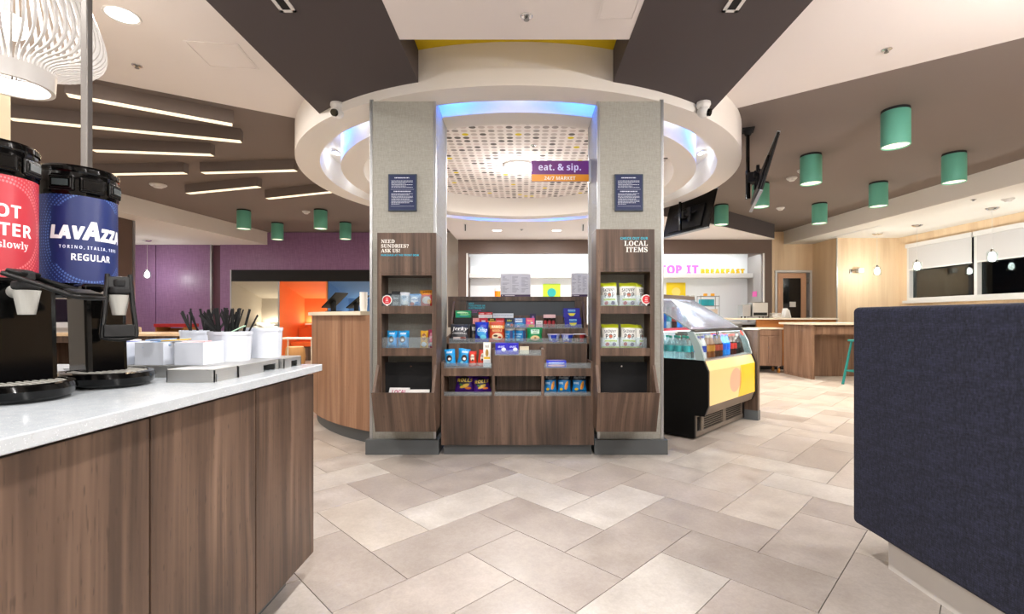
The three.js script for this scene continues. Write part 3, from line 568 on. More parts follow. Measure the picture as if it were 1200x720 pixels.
// ================================================================ RECEPTION DESK
{ const t = thing('reception_desk', 'curved wood reception desk with a pale top left of the left column', 'desk');
  const a0 = 0.53, a1 = 1.95;
  mesh('front_panel', ring(2.36, 2.39, 0.115, 1.078, a0, a1, 64), std({ map: woodTexture([112, 78, 56], [146, 108, 82], [176, 138, 108], 11, [0.6, 1.4]), roughness: 0.45 }), t);
  mesh('toe_kick', ring(2.25, 2.34, 0, 0.115, 0.545, a1, 64), mat.base, t); mesh('countertop', ring(1.85, 2.425, 1.078, 1.11, 0.565, a1, 64), mat.cream, t); mesh('back_panel', ring(1.9, 1.93, 0, 1.078, 0.565, a1, 48), mat.walnut, t);
  const at = (r, a) => [DRUM[0] - r * Math.sin(a), 1.11, DRUM[1] - r * Math.cos(a)];
  let first;
  for (const [x, d, turn, label] of [[-1.86, 4.62, -0.5, 'left dark tablet on a slanted stand on the reception desk'], [-1.6, 4.52, -0.35, 'right dark tablet on a slanted stand on the reception desk']]) {
    if (first) { again(first, label, [x, 1.11, d], turn, 'tablets on the reception desk').scale.setScalar(0.85); continue; }
    const s = first = thing('tablet_stand', label, 'tablet', [x, 1.11, d], turn, 'tablets on the reception desk');
    mesh('foot', box(0.11, 0.012, 0.11, 0, 0, 0, 0.004), mat.blackMatte, s); mesh('neck', M(box(0.05, 0.1, 0.03, 0, 0.01, 0, 0.006)), mat.blackMatte, s);
    mesh('tablet', box(0.25, 0.012, 0.15, 0, -0.006, 0, 0.004).rotateZ(0.6).translate(0.02, 0.115, 0), mat.black, s); mesh('screen', box(0.23, 0.003, 0.135, 0, 0.006, 0).rotateZ(0.6).translate(0.02, 0.115, 0), paint(0x1a1d22, 0.1), s);
  }
  const c = thing('paper_cup_stack', 'tall pale stack of cups on the reception desk by the left column', 'cups', [-1.49, 1.11, 4.4]);
  for (let i = 0; i < 5; i++) mesh('cup', lathe([[0, 0.001], [0.028, 0], [0.036, 0.08], [0.034, 0.08], [0.026, 0.004]], 28).translate(0, i * 0.026, 0), mat.paper, c);
  const p = thing('card_terminal', 'grey card terminal on a stand on the reception desk by the left column', 'card terminal', [-1.35, 1.11, 4.35], -0.3);
  mesh('stand', M(cyl(0.05, 0.055, 0.015, 0, 0, 0, 24), cyl(0.015, 0.015, 0.08, 0, 0.01, 0, 14)), mat.blackMatte, p); mesh('body', box(0.1, 0.16, 0.035, 0, 0, 0, 0.01).rotateX(-0.5).translate(0, 0.08, 0), mat.greyPlastic, p); mesh('screen', box(0.075, 0.06, 0.004, 0, 0.085, 0.019).rotateX(-0.5).translate(0, 0.08, 0), paint(0x20262c, 0.15), p);
}

// ================================================================ MARKET DISPLAY BETWEEN THE COLUMNS
{
  const g = thing('market_display', 'stepped dark wood snack display between the two columns', 'display stand'), L = -0.623, R = 0.538, W = mat.walnut, b = (...a) => room(...a, 0.0015);
  mesh('toe_kick', room(L + 0.01, R - 0.01, 0, 0.09, 3.64, 4.2), mat.base, g);
  mesh('front_panel', b(L, R, 0.088, 0.462, 3.58, 3.6), W, g);
  for (const x of [L, -0.2385, 0.1385]) mesh('divider', b(x, x + 0.022, 0.462, x < -0.3 ? 0.72 : 0.818, 3.58, 3.83), W, g);
  mesh('divider', b(R - 0.022, R, 0.462, 0.72, 3.58, 3.83), W, g);
  mesh('bin_floor', b(L + 0.022, R - 0.022, 0.455, 0.47, 3.6, 3.83), W, g); mesh('bin_back', b(L + 0.022, R - 0.022, 0.47, 0.66, 3.815, 3.83), W, g);
  mesh('shelf_front', b(L + 0.022, -0.2385, 0.612, 0.672, 3.58, 3.598), W, g); mesh('shelf_front', b(-0.2165, 0.1385, 0.612, 0.769, 3.58, 3.598), W, g); mesh('shelf_front', b(0.1605, R - 0.022, 0.612, 0.672, 3.58, 3.598), W, g);
  mesh('shelf', b(L + 0.022, -0.2385, 0.66, 0.675, 3.598, 3.83), W, g); mesh('shelf', b(-0.2165, 0.1385, 0.757, 0.772, 3.598, 3.83), W, g); mesh('shelf', b(0.1605, R - 0.022, 0.66, 0.675, 3.598, 3.83), W, g);
  mesh('riser', b(L, R, 0.09, 0.846, 3.83, 3.85), W, g); mesh('shelf', b(L + 0.018, R - 0.018, 0.836, 0.852, 3.85, 4.05), W, g);
  for (const x of [L, R - 0.018]) mesh('side_panel', profile([[-3.83, 0.09], [-3.83, 0.9], [-4.05, 0.92], [-4.05, 1.02], [-4.185, 1.2], [-4.185, 0.09]], x, x + 0.018), W, g);
  mesh('riser', b(L + 0.018, R - 0.018, 0.852, 0.962, 4.05, 4.065), W, g); mesh('shelf', b(L + 0.018, R - 0.018, 0.955, 0.97, 4.065, 4.2), W, g);
  mesh('back_frame', M(b(L - 0.045, R + 0.03, 1.205, 1.244, 4.19, 4.3), b(L - 0.045, -0.505, 0.97, 1.205, 4.19, 4.3), b(0.46, R + 0.03, 0.97, 1.205, 4.19, 4.3), b(-0.505, 0.46, 0.97, 1.075, 4.19, 4.3)), W, g);
  const hp = mesh('header_panel', room(-0.505, 0.46, 1.075, 1.205, 4.205, 4.25), mat.slate, g); void hp;
  const [lg, lm] = lettering(0.2, 0.1, 400, 200, (x) => words(x, [['NEED', 8, 38, 36, '#35b6cf', 'bold'], ['TOILETRIES OR', 8, 80, 42, '#35b6cf', 'bold', 380], ['ELECTRONICS?', 8, 122, 42, '#35b6cf', 'bold', 380], ['Purchase at the', 8, 158, 30, '#b266b4', 'bold', 360], ['front desk', 8, 190, 30, '#b266b4', 'bold', 200]], 'left'));
  mesh('lettering', lg.translate(-0.39, 1.145, -4.203), lm, g);
  for (const [x0, x1, y0, y1, d] of [[L + 0.022, -0.2385, 0.668, 0.712, 3.585], [-0.2165, 0.1385, 0.765, 0.81, 3.585], [0.1605, R - 0.022, 0.668, 0.712, 3.585], [L + 0.022, -0.2385, 0.462, 0.492, 3.585], [-0.2165, 0.1385, 0.462, 0.492, 3.585], [0.1605, R - 0.022, 0.462, 0.492, 3.585], [L + 0.02, R - 0.02, 0.846, 0.889, 3.836], [L + 0.02, R - 0.03, 0.962, 1.0, 4.055]])
    mesh('acrylic_guard', room(x0, x1, y0, y1, d, d + 0.004), mat.acrylic, g);
}
function columnUnit(name, label, x0, x1, top, lipA, lipB, textW, drawText, textX) {
  const g = thing(name, label, 'display unit'), W = mat.walnut, d0 = 3.42, d1 = 3.648, b = (...a) => room(...a, 0.0015), xi0 = x0 + 0.032, xi1 = x1 - 0.032;
  mesh('header_panel', b(x0, x1, top - 0.29, top, d0, d0 + 0.02), W, g);
  for (const [a, c] of [[x0, xi0], [xi1, x1]]) mesh('side_panel', M(b(a, c, 0.236, top - 0.29, d0, d0 + 0.02), b(a === x0 ? x0 : x1 - 0.018, a === x0 ? x0 + 0.018 : x1, 0.236, top, d0 + 0.02, d1)), W, g);
  mesh('top_panel', b(x0 + 0.018, x1 - 0.018, top - 0.018, top, d0 + 0.02, d1), W, g); mesh('ledge', b(x0 + 0.018, x1 - 0.018, top - 0.31, top - 0.29, d0 + 0.002, d1), W, g);
  for (const y of [1.135, 0.828]) {
    mesh('shelf', b(x0 + 0.018, x1 - 0.018, y - 0.018, y, d0 + 0.02, d1), W, g);
    mesh('shelf_front', b(xi0, xi1, y - 0.05, y + (y > 1 ? lipA : lipB), d0 + 0.002, d0 + 0.02), W, g);
    mesh('acrylic_guard', room(xi0, xi1 - 0.02, y, y + 0.085, d0 + 0.022, d0 + 0.026), mat.acrylic, g);
  }
  const f = -d0;                                                        // tilting bin below
  for (const a of [x0 - 0.004, x1 - 0.016]) mesh('bin_side', profile([[f, 0.235], [f + 0.01, 0.235], [f + 0.102, 0.529], [f, 0.712]], a, a + 0.02), W, g);
  mesh('bin_front', profile([[f + 0.0105, 0.235], [f + 0.03, 0.235], [f + 0.122, 0.529], [f + 0.1025, 0.529]], x0 - 0.004, x1 + 0.004), W, g);
  mesh('bin_liner', M(profile([[f + 0.002, 0.245], [f + 0.008, 0.245], [f + 0.096, 0.526], [f + 0.09, 0.526]], x0 + 0.017, x1 - 0.017), room(x0 + 0.018, x1 - 0.018, 0.24, 0.72, d0 + 0.14, d0 + 0.15), room(x0 + 0.018, x1 - 0.018, 0.235, 0.245, d0 - 0.03, d0 + 0.15)), mat.blackMatte, g);
  mesh('screw', cyl(0.006, 0.006, 0.004, 0, 0, 0, 12).rotateX(Math.PI / 2).translate((x0 + x1) / 2, 0.69, -d0 - 0.135), mat.chrome, g);
  const [lg, lm] = lettering(textW, textW * 0.5, 512, 256, drawText);
  mesh('lettering', lg.translate(textX, top - 0.115, -d0 + 0.0015), lm, g);
}
columnUnit('sundries_unit', 'wood shelf unit lettered for sundries on the left column', -1.06, -0.63, 1.674, 0.008, 0.008, 0.3, (x) => words(x, [['NEED', 6, 60, 62, '#f4f1ea', `bold 60px serif`], ['SUNDRIES?', 6, 118, 62, '#f4f1ea', `bold 60px serif`], ['ASK US!', 6, 176, 62, '#f4f1ea', `bold 60px serif`], ['PURCHASE AT THE FRONT DESK', 6, 222, 34, '#27b1d0', 'bold', 470]], 'left'), -0.885);
columnUnit('local_items_unit', 'wood shelf unit lettered for local items on the right column', 0.53, 0.955, 1.7, 0.008, 0.008, 0.3, (x) => words(x, [['CHECK OUT OUR', 505, 62, 40, '#35b6cf', 'bold 44px sans-serif'], ['LOCAL', 505, 138, 80, '#f4f1ea', 'bold 84px serif'], ['ITEMS', 505, 216, 80, '#f4f1ea', 'bold 84px serif']], 'right'), 0.76);
for (const [x, w] of [[-0.932, 'left'], [0.818, 'right']]) {
  const t = thing('notice_plaque', `dark blue notice plaque with white print on the ${w} column`, 'plaque', [x, 2.024, 3.65]);
  mesh('frame', box(0.222, 0.287, 0.012, 0, -0.1435, 0.006, 0.004), paint(0x2f3a4c, 0.4), t);
  mesh('plate', flat(new THREE.PlaneGeometry(0.2, 0.266).translate(0, 0, 0.0126)), art(300, 400, (c, W, H) => {
    fill(c, W, H, '#12224e');
    c.fillStyle = '#dfe3ee'; let s = 5; const r = () => { s = (s * 1664525 + 1013904223) >>> 0; return s / 4294967296; };
    const line = (y, x0, x1, h) => { for (let p = x0; p < x1;) { const k = 5 + r() * 15; c.fillRect(p, y, Math.min(k, x1 - p), h); p += k + 4; } };
    line(24, 60, 230, 11); for (let i = 0; i < 6; i++) line(62 + i * 15, 22, i === 2 || i === 4 ? 190 : 270, 5);
    c.fillRect(14, 162, 272, 2); line(182, 48, 250, 11); for (let i = 0; i < 9; i++) line(212 + i * 15, 22, i === 8 ? 120 : i % 3 === 1 ? 230 : 272, 5); c.fillRect(14, 358, 272, 2);
  }, { roughness: 0.4 }), t);
}
{ const t = thing('blade_sign', 'purple and orange market sign on the inner side of the right column', 'sign', [0.572, 2.3, 4.0], 0);
  mesh('bracket', room(-0.016, 0, -0.1, 0.1, -0.02, 0.02), mat.trimMetal, t); mesh('board', span(-0.5, -0.012, -0.088, 0.088, -0.006, 0.006), paint(0x5d2a78, 0.4), t);
  mesh('face', flat(new THREE.PlaneGeometry(0.484, 0.174).translate(-0.256, 0, 0.0068)), art(726, 264, (x, w, h) => { fill(x, w, h, '#742470'); x.fillStyle = '#f29a08'; x.fillRect(0, h * 0.66, w, h * 0.34); words(x, [['eat. & sip.', w * 0.49, 122, 116, '#efe9f2', 'bold', 590], ['24/7 MARKET', w * 0.49, 246, 68, '#fff4dc', 'bold 64px sans-serif', 480]]); }), t); }

// ================================================================ GOODS ON THE DISPLAYS
const N = 'snack bags of the market display';
function bagAt(label, x0, x1, y, h, d, m, o = {}) {
  const b = solo(o.name ?? 'snack_bag', label, o.cat ?? 'snack bag', pillow(x1 - x0, h, o.t ?? 0.06, o.s ?? rnd() * 9), m, [(x0 + x1) / 2, y, d], o.turn ?? rr(-0.12, 0.12), o.group);
  b.rotation.x = o.lean ?? -0.1; if (o.roll) b.rotation.z = o.roll;
  return b;
}
function boxAt(label, x0, x1, y, h, d, m, o = {}) { return solo(o.name ?? 'carton', label, o.cat ?? 'box', carton(x1 - x0, h, o.t ?? 0.05), m, [(x0 + x1) / 2, y, d], o.turn ?? rr(-0.03, 0.03), o.group); }
const A = {
  jerky: pack('#2b2b31', (x, w, h) => { words(x, [['Jerky', 64, 58, 40, '#f2f2f2', 'italic bold 40px serif'], ['ORIGINAL', 64, 92, 20, '#d9d9d9', 'italic bold 22px serif']]); x.fillStyle = '#c9b9b4'; x.fillRect(20, 118, 88, 24); blob(x, 90, 128, 22, 12, '#7a2f28'); }),
  jerkyDark: pack('#1d1e22', (x) => { words(x, [['MIX', 64, 60, 44, '#c9c9c9']]); blob(x, 64, 110, 30, 20, '#60503f'); }),
  blueSnack: pack('#1230b4', (x) => { blob(x, 60, 84, 50, 40, '#2e9be0', 0.4); words(x, [['Crisp', 64, 80, 40, '#eef6ff', 'italic bold 42px sans-serif']]); blob(x, 78, 122, 30, 18, '#64cbe8'); blob(x, 34, 128, 14, 14, '#0f1f7e'); }),
  noodle: pack('#d8501f', (x, w) => { x.fillStyle = '#f0a64a'; x.fillRect(0, 30, w, 26); x.fillStyle = '#c23018'; x.fillRect(0, 58, w, 26); words(x, [['RAMEN', 64, 52, 28, '#fff1c6', 'bold', 100], ['NOODLE', 64, 80, 24, '#ffe08a', 'bold', 90]]); blob(x, 66, 118, 46, 28, '#f3dcb6'); blob(x, 50, 112, 18, 8, '#4a2a18'); blob(x, 86, 124, 14, 8, '#b3241c'); }),
  green: pack('#169455', (x) => { x.fillStyle = '#d8f3df'; x.fillRect(28, 24, 72, 48); words(x, [['TRAIL', 64, 44, 22, '#0c6c3a'], ['MIX', 64, 66, 20, '#0c6c3a']]); blob(x, 64, 118, 40, 28, '#efcf98'); blob(x, 64, 116, 10, 8, '#a35a20'); }),
  chipsBlue: pack('#1180c8', (x, w) => { fill(x, w, 50, '#0a1426'); words(x, [['Ruffled', 64, 36, 30, '#d8e6f2', 'italic bold 30px sans-serif'], ['BBQ', 30, 84, 24, '#e8f6ff']]); blob(x, 88, 96, 16, 40, '#e7a13a', 0.35); blob(x, 92, 100, 8, 26, '#c7762a', 0.4); blob(x, 34, 128, 16, 12, '#f0c028'); }),
  rolled: pack('#41157a', (x) => { blob(x, 62, 72, 44, 46, '#17121c', 0.3); words(x, [['ROLLS', 64, 74, 36, '#f3d54a', 'italic bold 38px sans-serif']]); blob(x, 66, 108, 36, 14, '#d8b43a', -0.4); blob(x, 40, 98, 16, 6, '#3c8a34', 0.6); blob(x, 90, 126, 22, 10, '#e0762a'); }),
  cookie: pack('#1d9ade', (x) => { words(x, [['mini', 64, 40, 30, '#ffffff', 'italic bold 32px sans-serif']]); blob(x, 64, 86, 34, 30, '#2a1c18'); blob(x, 66, 92, 18, 12, '#efe7e0'); blob(x, 44, 126, 18, 12, '#7fd2f4'); }),
  crackerRed: pack('#d8402a', (x) => { blob(x, 64, 70, 34, 36, '#efe3cf'); words(x, [['Bites', 64, 70, 30, '#3c2a20', 'italic bold 30px serif']]); blob(x, 66, 96, 18, 10, '#4a3b2c'); blob(x, 64, 138, 52, 14, '#f19a8c'); }),
  popcorn: pack('#ecece6', (x, w, h) => { x.fillStyle = '#cfdc2a'; x.fillRect(0, 0, w, 26); words(x, [['SKINNY', 60, 62, 32, '#3a3c44', 'bold 30px sans-serif', 92], ['POP', 62, 100, 44, '#3f4149', 'bold', 88]]); blob(x, 62, 86, 13, 11, '#b3563a'); x.fillStyle = '#b9cf4c'; x.fillRect(16, 108, 96, 12); blob(x, 36, 136, 14, 12, '#c2323a'); blob(x, 88, 136, 15, 12, '#6b5a86'); x.fillStyle = '#c8d83c'; x.fillRect(0, 150, w, 10); }),
  candyLight: pack('#d7dde6', (x) => { blob(x, 50, 60, 30, 26, '#a9c3d8'); words(x, [['aid', 64, 66, 34, '#38506e']]); blob(x, 80, 118, 34, 26, '#f0efe9'); x.fillStyle = '#7a5f55'; x.fillRect(20, 138, 90, 12); }),
  candyBlue: pack('#7fa9d4', (x) => { blob(x, 60, 80, 44, 40, '#e6eef6'); blob(x, 34, 126, 26, 20, '#d86a58'); words(x, [['relief', 66, 84, 32, '#2c5ea8']]); blob(x, 92, 120, 26, 22, '#4a9ada'); }),
  goldRed: pack('#c8332c', (x, w) => { x.fillStyle = '#e39b25'; x.fillRect(0, 0, w, 44); words(x, [['SOUR', 64, 34, 30, '#7a1420']]); blob(x, 60, 96, 40, 34, '#d7d3cf'); blob(x, 84, 110, 18, 22, '#f0a840'); }),
  gold: pack('#dba62a', (x) => { blob(x, 64, 60, 34, 34, '#8a4a1a'); words(x, [['nuts', 64, 66, 30, '#ffe9a8']]); blob(x, 64, 126, 44, 22, '#dfe3e6'); }),
  magenta: pack('#b03a64', (x) => { blob(x, 60, 70, 34, 40, '#e08aa6'); words(x, [['gum', 64, 76, 34, '#fff0f4']]); blob(x, 64, 130, 44, 18, '#dfe3e6'); }),
  darkPack: pack('#26303c', (x) => { words(x, [['kit', 64, 56, 34, '#9fb0bc']]); x.fillStyle = '#4b5b68'; x.fillRect(18, 84, 92, 50); }),
  greyPack: pack('#4d565c', (x, w) => { fill(x, w, 30, '#1b1e22'); words(x, [['shave', 64, 80, 30, '#c8ccd0']]); x.fillStyle = '#8d9598'; x.fillRect(22, 110, 84, 30); }),
  greenBox: pack('#17a069', (x) => { blob(x, 60, 50, 50, 26, '#c9efc2', 0.2); blob(x, 78, 90, 44, 26, '#7fd28a', -0.3); blob(x, 60, 130, 56, 16, '#1b8f9e'); words(x, [['mints', 64, 80, 36, '#0b5a38', 'italic bold 38px sans-serif']]); }),
  redWhite: pack('#ece6e6', (x, w) => { fill(x, w, 70, '#c4202c'); words(x, [['cold', 64, 52, 40, '#fff'], ['relief', 64, 120, 36, '#8a8a94']]); }),
  pink: pack('#e79a96', (x) => { words(x, [['soothe', 64, 80, 30, '#a82a3a']]); blob(x, 64, 120, 40, 20, '#f6d6d2'); }),
  redBox: pack('#c01f38', (x) => { x.fillStyle = '#e6d8ea'; x.fillRect(36, 40, 56, 80); words(x, [['gel', 64, 90, 34, '#5f3a86']]); }),
  yellowBlack: pack('#e1b325', (x, w) => { fill(x, w, 48, '#242016'); words(x, [['ZINC', 64, 38, 34, '#f6d54a']]); blob(x, 64, 110, 40, 30, '#b0801a'); }),
  redCard: pack('#c3182c', (x) => { words(x, [['batteries', 64, 60, 26, '#ffe4e4', 'bold', 110]]); blob(x, 64, 110, 40, 26, '#e8525c'); }),
  silver: pack('#c9d2de', (x, w) => { words(x, [['tissues', 64, 90, 34, '#8592a8']]); x.fillStyle = '#e6ebf2'; x.fillRect(0, 120, w, 20); }),
  navyGreen: pack('#1c2f57', (x) => { words(x, [['AA+', 64, 56, 44, '#d8e23a']]); x.fillStyle = '#2f6f9c'; x.fillRect(10, 74, 108, 76); blob(x, 96, 120, 24, 24, '#c44a3a'); blob(x, 46, 112, 20, 12, '#e8f2fa'); }),
  blueBox: pack('#2d6fc0', (x) => { x.fillStyle = '#dbe8f6'; x.fillRect(10, 10, 84, 62); words(x, [['NIGHT', 52, 44, 26, '#2a3e8a']]); blob(x, 66, 110, 46, 26, '#4fb0e2'); blob(x, 46, 138, 18, 8, '#f3c9da'); }),
  pinkYellow: pack('#ef5f92', (x) => { words(x, [['fruit', 58, 56, 32, '#ffe27a']]); blob(x, 86, 80, 20, 14, '#ffffff'); blob(x, 80, 130, 44, 22, '#f2c619'); }),
  navyPink: pack('#1a1c4a', (x) => { blob(x, 66, 80, 36, 56, '#8e6ab4'); words(x, [['pm', 66, 90, 34, '#f0d8f4']]); }),
  whitePink: pack('#ecebec', (x) => { words(x, [['care', 64, 60, 34, '#8a8f98']]); x.fillStyle = '#f1bfc9'; x.fillRect(0, 90, 128, 70); }),
  royal: pack('#15179a', (x) => { x.fillStyle = '#2aa0dc'; x.fillRect(36, 22, 58, 22); x.fillRect(36, 54, 58, 12); words(x, [['PASTA', 64, 42, 20, '#e6f6ff']]); x.fillStyle = '#e6dc3a'; x.beginPath(); x.moveTo(34, 84); x.lineTo(96, 84); x.lineTo(80, 130); x.lineTo(50, 130); x.fill(); }),
  indigo: pack('#2017b8', (x) => { words(x, [['oat', 62, 66, 44, '#cfd6ff', 'italic bold 46px sans-serif']]); blob(x, 92, 92, 26, 28, '#e6e9f4'); blob(x, 44, 110, 26, 18, '#5a62e0'); }),
  bluePink: pack('#2b3fd0', (x, w) => { blob(x, 60, 60, 50, 30, '#7fa2f2'); words(x, [['pastry', 64, 60, 34, '#fff']]); blob(x, 64, 116, 56, 26, '#eab6c6'); }),
  whiteCard: pack('#efeeea', (x, w) => { words(x, [['snack', 64, 34, 26, '#8d8a84']]); blob(x, 64, 68, 26, 24, '#b0893c'); x.fillStyle = '#e8bd1e'; x.fillRect(10, 94, 108, 14); x.fillStyle = '#cfd6da'; x.fillRect(10, 114, 108, 40); }),
};
{ // lower bins
  bagAt('left of the two purple bags of rolled chips in the lower left bin', -0.535, -0.385, 0.471, 0.15, 3.7, A.rolled, { lean: -0.15, group: 'purple bags' });
  bagAt('right purple bag of rolled chips, leaning, in the lower left bin', -0.385, -0.25, 0.471, 0.135, 3.68, A.rolled, { lean: -0.25, roll: 0.14, group: 'purple bags' });
  [[0.165, 0.262, 'leftmost'], [0.27, 0.372, 'middle'], [0.383, 0.495, 'rightmost']].forEach(([a, b, w]) => bagAt(`${w} of the three blue and black chip bags in the lower right bin`, a, b, 0.471, 0.143, 3.67, A.chipsBlue, { lean: -0.12, group: 'blue chip bags' }));
  // first tier
  [[-0.61, -0.522, 'left'], [-0.517, -0.425, 'right']].forEach(([a, b, w], i) => bagAt(`${w} of the two bright blue cookie bags on the low left shelf`, a, b, 0.676, 0.135 + i * 0.004, 3.68, A.cookie, { turn: i ? 0.25 : -0.1, roll: i ? -0.1 : 0.08, group: 'blue cookie bags' }));
  [[-0.424, -0.36, 'left'], [-0.36, -0.3, 'right']].forEach(([a, b, w], i) => bagAt(`${w} of the two small red cracker bags on the low left shelf`, a, b, 0.676, 0.118 + i * 0.012, 3.68, A.crackerRed, { turn: i ? 0.2 : 0, t: 0.045, roll: i ? -0.12 : 0.04, group: 'red cracker bags' }));
  boxAt('tall white card pack with a yellow band beside the red cracker bags', -0.307, -0.25, 0.676, 0.19, 3.64, A.whiteCard, { t: 0.02 });
  [[-0.214, -0.126, 'left'], [-0.124, -0.036, 'right']].forEach(([a, b, w]) => boxAt(`${w} of the two deep blue boxes on the raised middle shelf`, a, b, 0.773, 0.088, 3.66, A.indigo, { group: 'deep blue boxes' }));
  boxAt('small cream box beside the deep blue boxes', -0.026, 0.045, 0.773, 0.058, 3.68, paint(0xd9cfb4, 0.5));
  boxAt('flat blue and pink pastry pack on the low right shelf', 0.18, 0.33, 0.676, 0.05, 3.66, A.bluePink, { t: 0.1 });
  // second tier
  const t2 = 0.853, d2 = 3.93;
  bagAt('large black jerky bag with white script at the left end of the middle tier', -0.605, -0.452, t2, 0.15, d2 - 0.02, A.jerky, { lean: -0.2, turn: 0.1 });
  bagAt('narrow dark bag beside the large black jerky bag', -0.45, -0.39, t2, 0.15, d2 + 0.03, A.jerkyDark, { t: 0.05, turn: 0.4 });
  bagAt('royal blue snack bag beside the dark jerky bags', -0.402, -0.287, t2, 0.168, d2, A.blueSnack);
  bagAt('orange and red noodle pack on the middle tier', -0.284, -0.152, t2, 0.17, d2, A.noodle, { t: 0.05 });
  const canArt = art(256, 128, (x, w, h) => { fill(x, w, h, '#1c86c8'); for (let k = 0; k < 2; k++) { const o = k * 128; x.fillStyle = '#3b4a86'; x.fillRect(o, 0, 24, h); words(x, [['cheese', o + 76, 50, 26, '#d9f0ff', 'bold', 86], ['puffs', o + 76, 78, 24, '#d9f0ff']]); blob(x, o + 76, 106, 26, 12, '#8fe0ee'); } });
  let can;
  for (const [x, w] of [[-0.108, 'left'], [-0.02, 'right']]) {
    const label = `${w} of the two short blue cans with grey lids on the middle tier`;
    if (can) { again(can, label, [x, t2, d2 - 0.01], 0.5); continue; }
    can = thing('snack_can', label, 'can', [x, t2, d2 - 0.01], 0, 'blue snack cans');
    mesh('body', lathe([[0, 0.002], [0.036, 0], [0.04, 0.006], [0.04, 0.1], [0.036, 0.104]], 32), mat.wire, can); mesh('label', cyl(0.0405, 0.0405, 0.088, 0, 0.008, 0, 32, true), canArt, can); mesh('lid', lathe([[0, 0.11], [0.038, 0.11], [0.041, 0.106], [0.041, 0.1]], 32), mat.greyPlastic, can);
  }
  bagAt('green trail mix bag on the middle tier', 0.03, 0.163, t2, 0.122, d2 - 0.01, A.green, { t: 0.07 });
  const bowl = (label, x, y, d, bodyM, lidM, group) => { const t = thing('snack_bowl', label, 'bowl', [x, y, d], 0, group); mesh('body', lathe([[0, 0], [0.036, 0], [0.039, 0.008], [0.052, 0.064], [0.05, 0.064]], 32), bodyM, t); mesh('lid', lathe([[0, 0.068], [0.052, 0.068], [0.056, 0.064], [0.053, 0.062]], 32), lidM, t); return t; };
  const mac = art(256, 64, (x, w, h) => { fill(x, w, h, '#1c3fc0'); for (const o of [0, 86, 172]) { words(x, [['MAC', o + 43, 30, 24, '#eef4ff']]); blob(x, o + 46, 50, 28, 12, '#eca43a'); } });
  const b1 = bowl('left of the two blue microwave meal bowls on the middle tier', 0.255, t2, d2 - 0.02, mac, paint(0xd9d3e8, 0.3), 'blue microwave bowls');
  again(b1, 'right of the two blue microwave meal bowls on the middle tier', [0.368, t2, d2 - 0.02], 0.6);
  bowl('reddish brown microwave bowl with a white lid at the right end of the middle tier', 0.472, t2, d2 + 0.03, art(256, 64, (x, w, h) => { fill(x, w, h, '#6a4a34'); for (const o of [0, 128]) { blob(x, o + 34, 32, 40, 30, '#b53a3c'); words(x, [['rice', o + 90, 40, 26, '#e8b9b0']]); } }), mat.paper);
  // third tier
  const t3 = 0.971, d3 = 4.13;
  boxAt('black box under the green mint box on the top tier', -0.6, -0.447, t3, 0.085, d3, paint(0x15161a, 0.35), { t: 0.08 });
  boxAt('green and white mint box lying on a black box', -0.587, -0.455, t3 + 0.086, 0.06, d3, A.greenBox, { t: 0.06 });
  boxAt('pink box on the top tier left of a red box', -0.44, -0.384, t3, 0.082, d3, A.pink); boxAt('red box with a pale panel on the top tier', -0.383, -0.308, t3, 0.082, d3, A.redBox);
  boxAt('left red and white box stacked on the pink and red boxes', -0.388, -0.329, t3 + 0.083, 0.05, d3, A.redWhite, { group: 'red and white boxes' }); boxAt('right red and white box stacked on the red box', -0.327, -0.27, t3 + 0.083, 0.05, d3, A.redWhite, { group: 'red and white boxes' });
  boxAt('yellow and black card pack behind the noodle pack', -0.302, -0.24, t3, 0.082, d3, A.yellowBlack); boxAt('red card pack behind the noodle pack', -0.237, -0.163, t3, 0.082, d3, A.redCard);
  boxAt('long silver white tissue box lying on the card packs', -0.262, -0.085, t3 + 0.083, 0.04, d3, A.silver, { t: 0.07 });
  boxAt('navy battery pack with yellow-green print on the top tier', -0.155, -0.083, t3, 0.08, d3, A.navyGreen, { t: 0.03 }); boxAt('blue box with a pale panel on the top tier', -0.075, 0.02, t3, 0.082, d3, A.blueBox);
  boxAt('pink and yellow box on the top tier', 0.026, 0.1, t3, 0.082, d3 - 0.01, A.pinkYellow, { t: 0.03 }); boxAt('small navy and lilac box behind the pink and yellow box', 0.06, 0.113, t3, 0.12, d3 + 0.045, A.navyPink, { t: 0.03 });
  boxAt('small white and pink box on the top tier', 0.112, 0.17, t3, 0.06, d3, A.whitePink, { t: 0.04 });
  let bt;
  for (const [x, w] of [[0.195, 'left'], [0.23, 'middle'], [0.265, 'right']]) {
    const label = `${w} of three small red bottles under a white carton top`;
    if (bt) { again(bt, label, [x, t3, d3 - 0.01]); continue; }
    bt = thing('small_bottle', label, 'bottle', [x, t3, d3 - 0.01], 0, 'small red bottles');
    mesh('body', lathe([[0, 0], [0.015, 0], [0.016, 0.005], [0.016, 0.05], [0.008, 0.062], [0.008, 0.07]], 20), art(64, 64, (c, w_, h) => { fill(c, w_, h, '#a5222c'); c.fillStyle = '#e9dedc'; c.fillRect(10, 28, 20, 30); c.fillStyle = '#1c1114'; c.fillRect(0, 0, w_, 14); }), bt); mesh('cap', cyl(0.009, 0.009, 0.014, 0, 0.068, 0, 16), paint(0x1c1013, 0.4), bt);
  }
  boxAt('pale pink carton top over three small red bottles', 0.178, 0.282, t3 + 0.083, 0.03, d3 - 0.01, paint(0xe8c4c6, 0.5), { t: 0.04 });
  boxAt('lower of the two stacked royal blue pasta boxes', 0.36, 0.505, t3, 0.084, d3, A.royal, { t: 0.06, group: 'royal blue boxes' }); boxAt('upper of the two stacked royal blue pasta boxes', 0.352, 0.494, t3 + 0.085, 0.082, d3, A.royal, { t: 0.06, group: 'royal blue boxes' });
}
